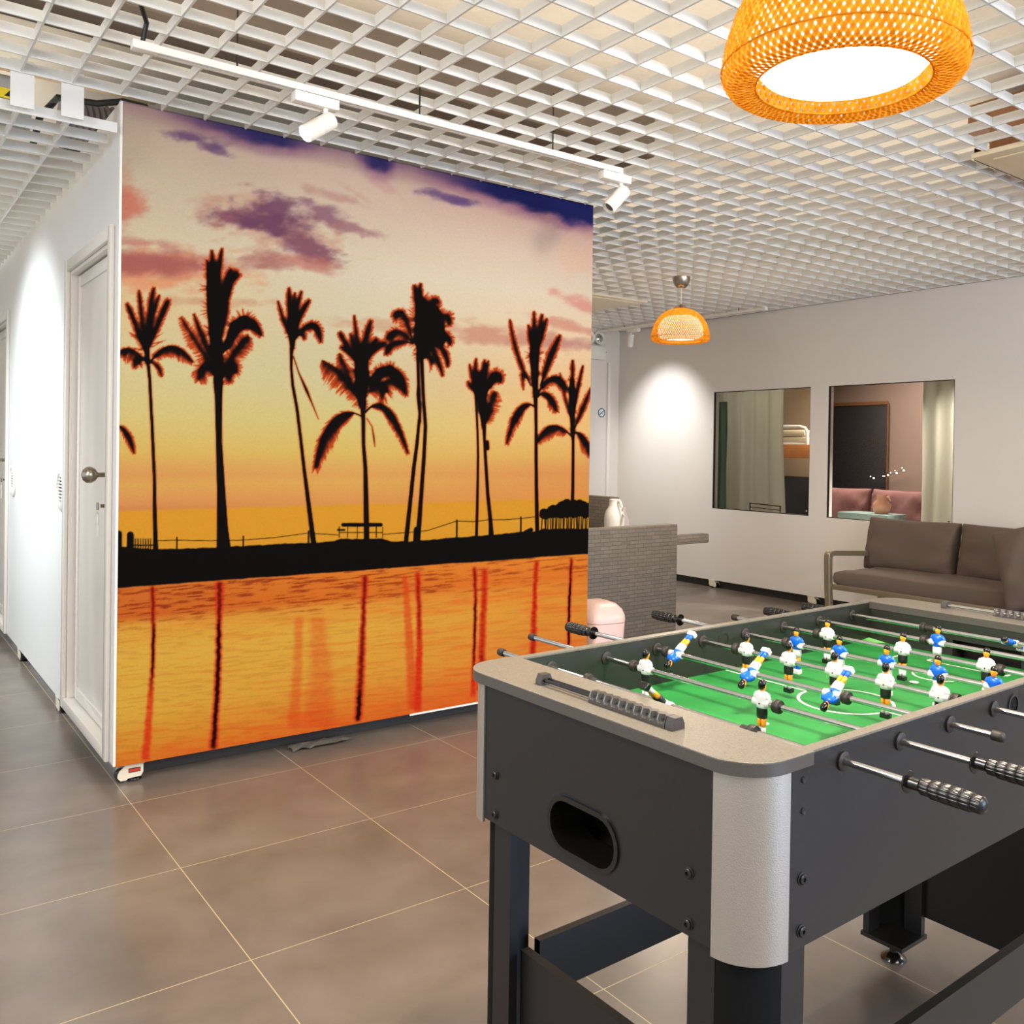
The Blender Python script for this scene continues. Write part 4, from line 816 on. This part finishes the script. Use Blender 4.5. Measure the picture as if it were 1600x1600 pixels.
# ------------------------------------------------------------------ track lights
def track(name,label,y,x0,x1,z,alongx=True,rz=0):
    L=x1-x0; t=thing(name,label,'track light rail',(x0,y,z) if alongx else (y,x0,z),rz if alongx else PI/2)
    m=MB().mat('white'); m.box(0,L,-.017,-.004,0,.022); m.box(0,L,.004,.017,0,.022); m.box(0,L,-.004,.004,.012,.022); m.box(-.001,.07,-.018,.018,-.001,.023,bev=.001); m.box(L-.02,L,-.018,.018,-.001,.023,bev=.001); m.mat('black'); m.box(.07,L-.02,-.004,.004,.010,.012); m.done('rail_body',t)
    m=MB().mat('black')
    for q in (.3,L*.5,L-.35): m.cyl((q,0,.022),(q,0,.25),.003,n=6)
    m.done('hanging_rod',t); return t
def spot(name,label,loc,d,rz=0,lit=False,L=.12,r=.029):
    t=thing(name,label,'spotlight',loc,rz,'track spotlights')
    m=MB().mat('white'); m.box(-.075,.075,-.020,.020,-.034,-.001,bev=.002); m.done('adapter_box',t)
    m=MB().mat('white'); m.cyl((.035,0,-.034),(.035,0,-.075),.008); m.done('swivel_arm',t)
    D=Vector(d).normalized(); q=D.to_track_quat('Z','Y').to_matrix().to_4x4(); T=TR(.035,0,-.080)@q
    m=MB().mat('white'); m.rev([(r*.6,-.030),(r*.94,-.028),(r,-.020),(r,.028),(r*.97,.029),(r*.97,.031),(r,.032),(r,L-.03),(r*.93,L-.029),(r*.86,L-.038)],28,T); h=m.done('lamp_head',t)
    m=MB().mat('led' if lit else 'score'); m.rev([(r*.84,L-.0385),(r*.3,L-.037)],24,T); m.done('lens',h); 
    return t,T
track('track_rail','white ceiling track rail running in front of the sunset mural',2.905,.632,2.50,2.385,True,-.012)
s1,T1=spot('track_spotlight','lit white track spotlight glaring above the left part of the mural',(1.185,2.898,2.383),(-.80,-.12,-.60),0,True)
s2,T2=spot('track_spotlight','unlit looking white track spotlight tilted down above the right end of the mural',(2.47,2.883,2.383),(-.66,.10,-.72))
track('track_rail','white ceiling track rail beside the far back corner',5.85,4.9,7.0,2.405,False)
s3,T3=spot('track_spotlight','small white spotlight at the far back corner of the room',(5.85,6.52,2.404),(.25,-.1,-1),PI/2)
# lights of the spots, then added fill behind the windows
light('spot_glare','SPOT',(1.095,2.87,2.238),32,(1,.95,.88),(0.2,2.2,0.6),spot_size=math.radians(95),spot_blend=.6,shadow_soft_size=.03)
light('spot_far_wall','SPOT',(5.30,6.30,2.34),70,(.97,.98,1),(6.14,6.34,1.25),spot_size=math.radians(76),spot_blend=1.0,shadow_soft_size=.03)
light('spot_corridor','SPOT',(-.45,5.35,2.2),190,COOL,(.746,5.5,1.15),spot_size=math.radians(96),spot_blend=1.0,shadow_soft_size=.03)
light('spot_table','SPOT',(-.55,1.75,2.3),60,(1,.94,.86),(1.2,1.15,.85),spot_size=math.radians(60),spot_blend=.6,shadow_soft_size=.035)
light('spot_mural','SPOT',(2.2,1.4,2.36),60,(1,.93,.84),(1.85,3.58,1.1),spot_size=math.radians(110),spot_blend=.9,shadow_soft_size=.12)
light('room_inside_fill','AREA',(7.4,5.0,2.3),60,(1,.88,.78),(7.6,4.4,0.8),shape='RECTANGLE',size=.8,size_y=.8)  # added warm fill for the room behind the windows
light('curtain_fill','SPOT',(7.1,5.55,2.2),70,(1,.97,.92),(6.36,5.5,1.2),spot_size=math.radians(100),spot_blend=.9,shadow_soft_size=.1)  # added spot brightening the grey curtain from inside
light('curtain_fill','SPOT',(6.95,3.2,1.9),420,(1,.93,.9),(6.36,3.5,1.2),spot_size=math.radians(70),spot_blend=.9,shadow_soft_size=.05)  # added spot, gives the pale curtain the brightness of a reflected wall spot
# ------------------------------------------------------------------ air conditioner cassettes
def ac(label,a):
    t=thing('ceiling_air_conditioner',label,'air conditioner',((a[0]+a[1])/2,(a[2]+a[3])/2,GZ-.012),0,'ceiling cassette air conditioners'); h=(a[1]-a[0])/2-.004; k=(a[3]-a[2])/2-.004
    m=MB().mat('acface'); m.box(-h,h,-k,k,0,.022,bev=.004); m.done('face_panel',t)
    m=MB().mat('acface'); m.box(-h+.06,h-.06,-k+.06,k-.06,-.006,0.0,bev=.002); m.done('grille_panel',t)
    m=MB().mat('black'); m.box(-h+.03,h-.03,k+.0,k+.003,.0,.05); m.mat('brown'); m.box(-h+.05,h-.05,-k+.05,k-.05,.023,.20); m.done('housing',t)
ac('cream ceiling air conditioner panel at the upper right beside the big lamp',AC[0]); ac('pale ceiling air conditioner panel beyond the right edge of the mural',AC[1])
# things above the lattice
m=MB().mat('black'); m.tube([(.66,2.905,2.412),(.665,2.88,2.46),(.63,2.82,2.495),(.56,2.76,2.51),(.45,2.70,2.515),(.25,2.62,2.51),(.0,2.6,2.51)],.007,8); tag(m.done('power_cable'),'black cable curving down to the left end of the track rail','cable')
m=MB().mat('black'); m.tube([(.56,4.25,2.41),(.555,4.02,2.475),(.60,3.92,2.53),(.72,3.86,2.52),(.80,3.80,2.53),(.86,3.72,2.50)],.013,8); tag(m.done('power_cable'),'thick black cable looping behind the white drop plates','cable')
m=MB().mat('pine'); m.box(-.4,.95,3.93,3.97,2.60,2.625); tag(m.done('wooden_batten'),'raw pine batten crossing above the ceiling opening','batten')
m=MB().mat('duct'); 
m.rev([(.105+.009*(j%2),.012*j) for j in range(60)],28,TR(.70,4.50,2.60)@RY(math.radians(86))); tag(m.done('ribbed_duct'),'grey ribbed duct lying on top of the white cabin','duct')
t=thing('junction_box','grey box with yellow warning label above the ceiling lattice','junction box',(.46,4.035,2.43))
m=MB().mat('sage'); m.box(-.16,.07,.0,.06,0,.18,bev=.004); m.done('box_body',t)
m=MB().mat('yellow'); m.box(-.07,.055,-.002,0,.045,.13); m.mat('black')
for k in range(4): m.box(-.055+.004*k,.045,-.0028,-.002,.055+.011*k,.058+.011*k)
m.poly([(-.02,.10),(.015,.10),(-.002,.124)],.0006,TR(0,-.0028,0)@RX(PI/2)@Matrix.Scale(-1,4,(0,0,1))); m.done('warning_label',t)
# ------------------------------------------------------------------ vents
def vent(label,y,z):
    t=thing('wall_vent',label,'vent',(WX,y,z),0,'round vents on the left wall'); T=RY(-PI/2)
    m=MB().mat('white'); m.rev([(.098,0),(.098,.006),(.090,.012),(.072,.014),(.068,.010),(.066,.003)],36,T,caps=False); m.done('vent_ring',t)
    m=MB().mat('white')
    for k in range(-4,5):
        zz=k*.015; hw=math.sqrt(max(0,.068**2-zz*zz)); m.box(-.011,-.003,-hw,hw,zz-.0035,zz+.0035,bev=.001)
    m.done('vent_louvre',t)
    m=MB().mat('darkgrey'); m.rev([(.068,.0005),(.068,.002)],28,T); m.done('vent_backing',t)
vent('round white wall vent just left of the near door casing',4.655,1.022); vent('round white wall vent further along beside the far door',6.225,1.01)
# ------------------------------------------------------------------ back corner
t=thing('emergency_light','white twin head emergency light high in the back corner','emergency light',(5.79,BY,2.20))
m=MB().mat('white'); m.box(-.20,.13,-.06,-.001,-.06,.075,bev=.006); m.done('battery_box',t)
for x in (-.09,.045):
    m=MB().mat('white'); T=TR(x,-.03,.150)@RX(math.radians(80)); m.rev([(.03,-.04),(.055,-.02),(.068,.02),(.070,.035),(.062,.037),(.045,.022),(.02,.018)],28,T); h=m.done('lamp_head',t)
    m=MB().mat('chrome'); m.rev([(.044,.024),(.030,.036),(.012,.040)],20,T); m.done('reflector',h)
m=MB().mat('black'); m.cyl((.125,-.03,.03),(.15,-.03,.02),.008); m.cyl((.13,-.03,-.03),(.145,-.03,-.035),.006); m.done('cable_gland',t)
t=thing('no_smoking_sign','small round blue no smoking sticker on the back wall','sign',(5.92,BY-.001,1.613))
m=MB().mat('bluesign'); N=36; r0,r1=.036,.047
def annul(m,r0,r1,N=36,T=Matrix.Identity(4)):
    A=[];B=[]
    for i in range(N): a=2*PI*i/N; A.append(m.b.verts.new(T@Vector((r0*math.cos(a),0,r0*math.sin(a))))); B.append(m.b.verts.new(T@Vector((r1*math.cos(a),0,r1*math.sin(a)))))
    m._fin([m.b.faces.new((A[i],A[(i+1)%N],B[(i+1)%N],B[i])) for i in range(N)])
annul(m,r0,r1,36,TR(0,-.0012,0)); T=TR(0,-.0015,0)@RY(math.radians(-40)); m.box(-.040,.040,-.0004,.0004,-.004,.004,T=T); T=TR(0,-.0014,0); m.box(-.028,.02,-.0003,.0003,-.008,0,T=T); m.box(.018,.023,-.0003,.0003,.004,.022,T=T); m.done('sign_print',t)
m=MB().mat('white'); m.rev([(.047,0),(.047,.0008)],36,RX(PI/2)); m.done('sign_disc',t)
# ------------------------------------------------------------------ wicker furniture
t=thing('wicker_sofa','grey brown wicker sofa with tall solid woven back beyond the mural','sofa',(3.15,4.42,0))
m=MB().mat('weave'); m.box(0,1.247,0,.07,.012,.742,bev=.006); m.done('backrest',t)
m=MB().mat('weave'); m.box(1.18,1.246,.071,.47,.012,.56,bev=.006); m.done('armrest',t)
m=MB().mat('weave'); m.box(0,.066,.071,.47,.012,.56,bev=.006); m.done('armrest',t)
m=MB().mat('weave'); m.box(.067,1.179,.071,.47,.03,.33,bev=.006); m.done('seat_base',t)
m=MB().mat('pinkf'); m.box(.07,1.176,.075,.465,.332,.44,bev=.03); m.done('seat_cushion',t)
t=thing('wicker_side_table','narrow wicker side table with pale top hidden behind the tall woven sofa back','table',(4.33,5.03,0))
m=MB().mat('weave'); m.box(-.10,.10,-.10,.10,.01,.612,bev=.006); m.done('table_base',t)
m=MB().mat('white'); m.box(-.115,.115,-.115,.115,.613,.625,bev=.002); m.done('table_top',t)
t=thing('wicker_armchair','grey brown wicker armchair beyond the tall woven sofa back','armchair',(4.50,5.237,0))
m=MB().mat('weave'); m.box(.0,.09,.0,.80,.004,.881,bev=.012); m.done('backrest',t)
for yy in (0,.72):
    m=MB().mat('weave'); m.box(.091,1.08,yy,yy+.08,.482,.556,bev=.010); m.done('armrest',t)
m=MB().mat('weave'); m.box(.091,.66,.081,.719,.004,.30,bev=.01); m.done('seat_base',t)
m=MB().mat('pinkf'); m.box(.10,.68,.085,.715,.301,.40,bev=.03); m.done('seat_cushion',t)
def cushion(w_,h,d,seed=0,n=22,pw=.42,wr=.006):
    """pillow centred on origin: width x, height z, thickness y"""
    m=MB(); fr=[];bk=[]
    def P(u,v,s):
        e=(max(0,1-abs(u)**3.2)*max(0,1-abs(v)**3.2))**pw; pin=1-.035*(1-abs(v))*0; x=u*w_/2*(1-.03*(1-v*v)*abs(u)**4); z=v*h/2*(1-.05*(1-u*u))
        y=s*(d/2*e+ .003)+s*e*wr*(math.sin(7*u+3*v+seed)+math.sin(11*v*u+seed*2)+.7*math.sin(17*(u+v*.5)+seed)); return (x,y,z)
    for s,L in ((-1,fr),(1,bk)):
        for j in range(n+1): L.append([m.b.verts.new(P(math.sin(PI/2*(-1+2*i/n)),math.sin(PI/2*(-1+2*j/n)),s)) for i in range(n+1)])
    return m,fr,bk,n
def make_cushion(name,parent,mk,w_,h,d,T,seed=0,wr=.005,pw=.36,n=24):
    m,fr,bk,n=cushion(w_,h,d,seed,n,pw,wr); m.mat(mk); fs=[]
    for j in range(n):
        for i in range(n):
            fs.append(m.b.faces.new((fr[j][i],fr[j][i+1],fr[j+1][i+1],fr[j+1][i]))); fs.append(m.b.faces.new((bk[j][i],bk[j+1][i],bk[j+1][i+1],bk[j][i+1])))
    for i in range(n):
        for a,b in (((fr[0][i],fr[0][i+1]),(bk[0][i],bk[0][i+1])),((fr[n][i+1],fr[n][i]),(bk[n][i+1],bk[n][i])),((fr[i+1][0],fr[i][0]),(bk[i+1][0],bk[i][0])),((fr[i][n],fr[i+1][n]),(bk[i][n],bk[i+1][n]))):
            fs.append(m.b.faces.new((a[0],b[0],b[1],a[1])))
    m._fin(fs,True); bmesh.ops.transform(m.b,matrix=T,verts=m.b.verts); o=m.done(name,parent)
    return o
c=make_cushion('cushion',None,'pinkf',.50,.40,.16,RZ(PI/2),3,.008); c.location=(4.73,5.58,.60); c.rotation_euler=(0,-.22,.12); tag(c,'crumpled pale pink cushion leaning in the wicker armchair','cushion')
t=thing('thermos_jug','white insulated jug with handle seen over the tall woven sofa back','jug',(4.33,5.0,.6255),math.radians(15))
m=MB().mat('white'); m.rev([(.064,0),(.072,.008),(.074,.10),(.073,.14),(.062,.175),(.048,.195),(.041,.215),(.038,.245)],32); m.done('jug_body',t)
m=MB().mat('white'); m.rev([(.039,.245),(.040,.253),(.036,.258),(.01,.259)],32); m.done('lid',t)
m=MB().mat('white'); m.tube([(-.01,-.036,.245),(-.02,-.062,.24),(-.026,-.080,.20),(-.028,-.092,.14),(-.02,-.070,.08)],.009,10,sy=1.3); m.done('jug_handle',t)
t=thing('waste_bin','pale pink plastic bin with domed lid behind the foosball table','bin',(3.085,3.69,0),math.radians(-12))
m=MB().mat('pink'); m.loft([(0,0,0,.085,.12),(.02,0,0,.092,.13),(.345,0,0,.107,.152)],32,p=5); m.done('bin_body',t)
m=MB().mat('pink'); m.loft([(.348,0,0,.112,.157),(.366,0,0,.113,.158),(.382,0,0,.111,.154),(.410,0,0,.102,.136),(.434,0,0,.080,.104),(.444,0,0,.046,.055)],32,p=4); l_=m.done('bin_lid',t)
m=MB().mat('pink'); m.tube([(-.09,-.13,.382),(-.06,-.112,.408),(0,-.098,.425),(.06,-.112,.408),(.09,-.13,.382)],.005,8); m.done('lid_crease',l_)
# ------------------------------------------------------------------ sofa at the window wall
t=thing('outdoor_sofa','taupe cushioned sofa with champagne metal frame under the windows','sofa',(5.36,3.93,0),0)
def sofa_arm(y):
    m=MB().mat('frame'); w_=.022
    P=[(.03,0.0),(.0,.30),(-.008,.50),(-.004,.535),(.022,.552),(.06,.556),(.62,.520),(.66,.505),(.675,.47),(.70,0.0)]
    Q=[(.068,0.0),(.040,.30),(.034,.50),(.038,.512),(.05,.517),(.07,.518),(.60,.484),(.622,.474),(.634,.45),(.662,0.0)]
    m.poly(P+Q[::-1],.045,TR(0,y+.045,0)@RX(PI/2)); return m.done('arm_frame',t,bevel=.004)
sofa_arm(-.045); sofa_arm(-2.55)
m=MB().mat('frame'); m.box(.03,.068,-2.505,-.045,.285,.325,bev=.004); m.box(.60,.638,-2.505,-.045,.24,.28,bev=.004); m.box(.638,.655,-2.505,-.045,.50,.53,bev=.004)
for k in range(8): m.box(.069,.60,-.25-.3*k,-.19-.3*k,.288,.300)
m.done('seat_frame',t)
o=make_cushion('seat_cushion',t,'fabric',2.46,.64,.125,TR(.345,-1.285,.368)@RZ(PI/2)@RX(PI/2),5,.0025,pw=.10,n=36)
for k in range(3):
    o=make_cushion('back_cushion',None,'fabric',.70,.385,.19,RZ(PI/2),8+k,.005,pw=.27); o.location=(5.36+.50+.05,3.93-.335-.722*k,.583); o.rotation_euler=(0,math.radians(12),0)
    tag(o,['taupe back cushion at the left end of the sofa','taupe back cushion second from the left on the sofa','taupe back cushion at the far right of the sofa'][k],'cushion','sofa back cushions')
o=make_cushion('throw_cushion',None,'fabric',.56,.50,.17,RZ(PI/2),15,.006); o.location=(5.46,2.44,.62); o.rotation_euler=(math.radians(-18),math.radians(20),math.radians(8)); tag(o,'taupe throw cushion tilted on the sofa seat at the right edge','cushion')
# ------------------------------------------------------------------ room behind the windows
sempty_=lambda n:sempty(n)
m=MB().mat('mauve'); m.box(8.6,8.68,2.2,9.0,0,2.46); iw=struct(m.done('wall_inner'))
m=MB().mat('mauve'); m.box(FX+.08,8.6,2.2,2.28,0,2.46); m.done('side_partition',iw)
m=MB().mat('tan'); m.box(8.02,8.06,6.0,8.6,0,2.46); m.done('tan_partition',iw)
m=MB().mat('mauve'); m.box(FX+.08,8.6,8.6,8.68,0,2.46); m.done('side_partition',iw)
d3=sempty('door_3',(8.6,5.53,0)); m=MB().mat('dark'); m.box(-.03,-.002,-.02,.76,0,1.765,bev=.004); m.done('door_leaf',d3); m=MB().mat('brown'); m.box(-.045,-.031,-.035,-.02,0,1.78); m.box(-.045,-.031,-.02,.76,1.765,1.80); m.done('door_frame',d3)
# curtains
def curtain(label,mk,y0,y1,x,z0,z1,folds,flare=0.0,amp=.018):
    m=MB().mat(mk); n=max(12,int(folds*10)); R=[]
    for j in range(15):
        v=j/14; row=[]
        for i in range(n+1):
            u=i/n; y=y0+(y1-y0)*u- flare*(1-u)*(1-v)**2; xx=x+amp*math.sin(2*PI*folds*u+.6*math.sin(3*v))+.006*math.sin(9*v+5*u); row.append(m.b.verts.new((xx,y,z0+(z1-z0)*v)))
        R.append(row)
    m._fin([m.b.faces.new((R[j][i],R[j][i+1],R[j+1][i+1],R[j+1][i])) for j in range(14) for i in range(n)],True)
    o=m.done('curtain'); sm=o.modifiers.new('thick','SOLIDIFY'); sm.thickness=.003; return tag(o,label,'curtain')
curtain('grey curtain covering most of the left window from inside','curtain',5.13,5.95,6.36,.35,2.2,5,.07)
curtain('narrow teal cloth strip standing in for a reflection in the left window','teal',5.72,5.83,6.30,.35,1.70,1.5)  # strip added in place of a teal reflection on the glass
curtain('brightly lit pale curtain at the right edge of the right window','curtain',3.30,3.80,6.37,.35,2.2,4,-.05)
# bunk bed
t=thing('bunk_bed','bunk bed with white tube rail and orange wood side behind the left window','bed',(7.4,0,0))
m=MB().mat('white'); pts=[(0,7.3,1.535),(0,5.74,1.500),(0,5.68,1.485),(0,5.655,1.45),(0,5.65,1.33)]; m.tube(pts,.017,8); m.cyl((0,7.3,1.335),(0,5.64,1.325),.014); m.done('guard_rail',t)
m=MB().mat('wood'); m.box(-.02,.02,5.56,7.3,1.185,1.32,bev=.004); m.done('side_board',t)
m=MB().mat('white'); 
for y in (5.58,7.28): m.cyl((.03,y,0),(.03,y,1.185),.025)
m.done('post',t)
m=MB().mat('bedding'); m.box(.03,.34,5.7,7.25,1.325,1.40,bev=.02); m.box(.04,.33,5.72,7.2,1.402,1.47,bev=.025); m.done('bedding',t)
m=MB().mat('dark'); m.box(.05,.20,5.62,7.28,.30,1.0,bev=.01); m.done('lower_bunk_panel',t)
t=thing('mauve_sofa','mauve sofa with soft back seen through the right window','sofa',(7.0,3.80,0))
m=MB().mat('mauvef'); m.box(.55,.75,-.6,1.75,.0,.86,bev=.05); m.done('sofa_back',t); m=MB().mat('mauvef'); m.box(0.0,.54,-.6,1.75,.0,.45,bev=.05); m.done('sofa_seat',t)
for k,(yy,lb) in enumerate(((5.245,'mauve cushion on the inner sofa left of the peach jug'),(4.60,'mauve cushion on the inner sofa behind the peach jug'),(3.92,'mauve cushion on the inner sofa right of the peach jug'))):
    o=make_cushion('cushion',None,'mauvef',.62,.46,.18,RZ(PI/2),21+k,.008); o.location=(7.39,yy,.69); o.rotation_euler=(0,.2,0); tag(o,lb,'cushion','cushions on the mauve sofa')
t=thing('teal_side_table','pale teal table behind the lower edge of the right window','table',(6.72,4.42,0))
m=MB().mat('tealp'); m.box(-.14,.14,-.20,.28,.60,.742,bev=.006); m.done('table_top',t); m=MB().mat('tealp'); m.box(-.12,.12,-.17,.25,0,.60); m.done('table_base',t)
t=thing('ceramic_jug','glossy peach ceramic jug standing on the pale teal table','jug',(6.74,4.38,.7425),0)
m=MB().mat('peach'); m.rev([(.050,0),(.066,.02),(.075,.05),(.068,.085),(.046,.108),(.042,.115),(.042,.150),(.046,.158),(.040,.158)],32); m.done('jug_body',t)
m=MB().mat('peach'); m.tube([(0,-.040,.140),(0,-.068,.137),(0,-.088,.105),(0,-.085,.070),(0,-.068,.045)],.007,8); m.done('jug_handle',t)
t=thing('string_lights','short string of tiny white lights against the dark doorway','fairy lights',(8.5,0,0))
m=MB().mat('black'); pts=[(0,5.62,1.0),(0,5.52,.985),(0,5.42,1.03),(0,5.35,1.05),(0,5.27,1.09)]; m.tube(pts,.002,5); m.done('wire',t)
m=MB().mat('fairy'); 
for (y,z,r) in ((5.62,.985,.009),(5.51,1.01,.005),(5.49,1.01,.004),(5.45,1.02,.009),(5.42,1.045,.005),(5.35,1.045,.010),(5.37,1.07,.004),(5.27,1.075,.009),(5.29,1.10,.006),(5.66,1.0,.005)): m.ball((-.004,y,z),r,r,r,8,6)
m.done('bulbs',t)
t=thing('wire_chair','dark wire chair back peeking over the sill of the left window','chair',(6.27,5.1,0))
m=MB().mat('black'); m.tube([(0,.30,.40),(0,.30,.785),(0,-.04,.775),(0,-.04,.40)],.007,6)
for z in (.75,.72,.69): m.cyl((0,.295,z),(0,-.035,z-.008),.0035,n=6)
m.done('backrest',t); m=MB().mat('black'); m.box(-.0,.05,-.04,.30,.385,.40)
for y in (-.03,.29): m.cyl((.02,y,0),(.02,y,.385),.008,n=6)
m.done('seat',t)

# scrap of film on the floor
m=MB().mat('film'); n=9; V=[[m.b.verts.new((1.40+.030*i+.012*math.sin(3*j+i),3.565+.014*j+.006*math.sin(2*i+j)-.0206*.03*i,.004+.010*abs(math.sin(1.7*i+2.3*j)))) for i in range(n)] for j in range(6)]
m._fin([m.b.faces.new((V[j][i],V[j][i+1],V[j+1][i+1],V[j+1][i])) for j in range(5) for i in range(n-1)]); tag(m.done('plastic_film'),'crumpled grey plastic film on the floor under the mural edge','plastic film')
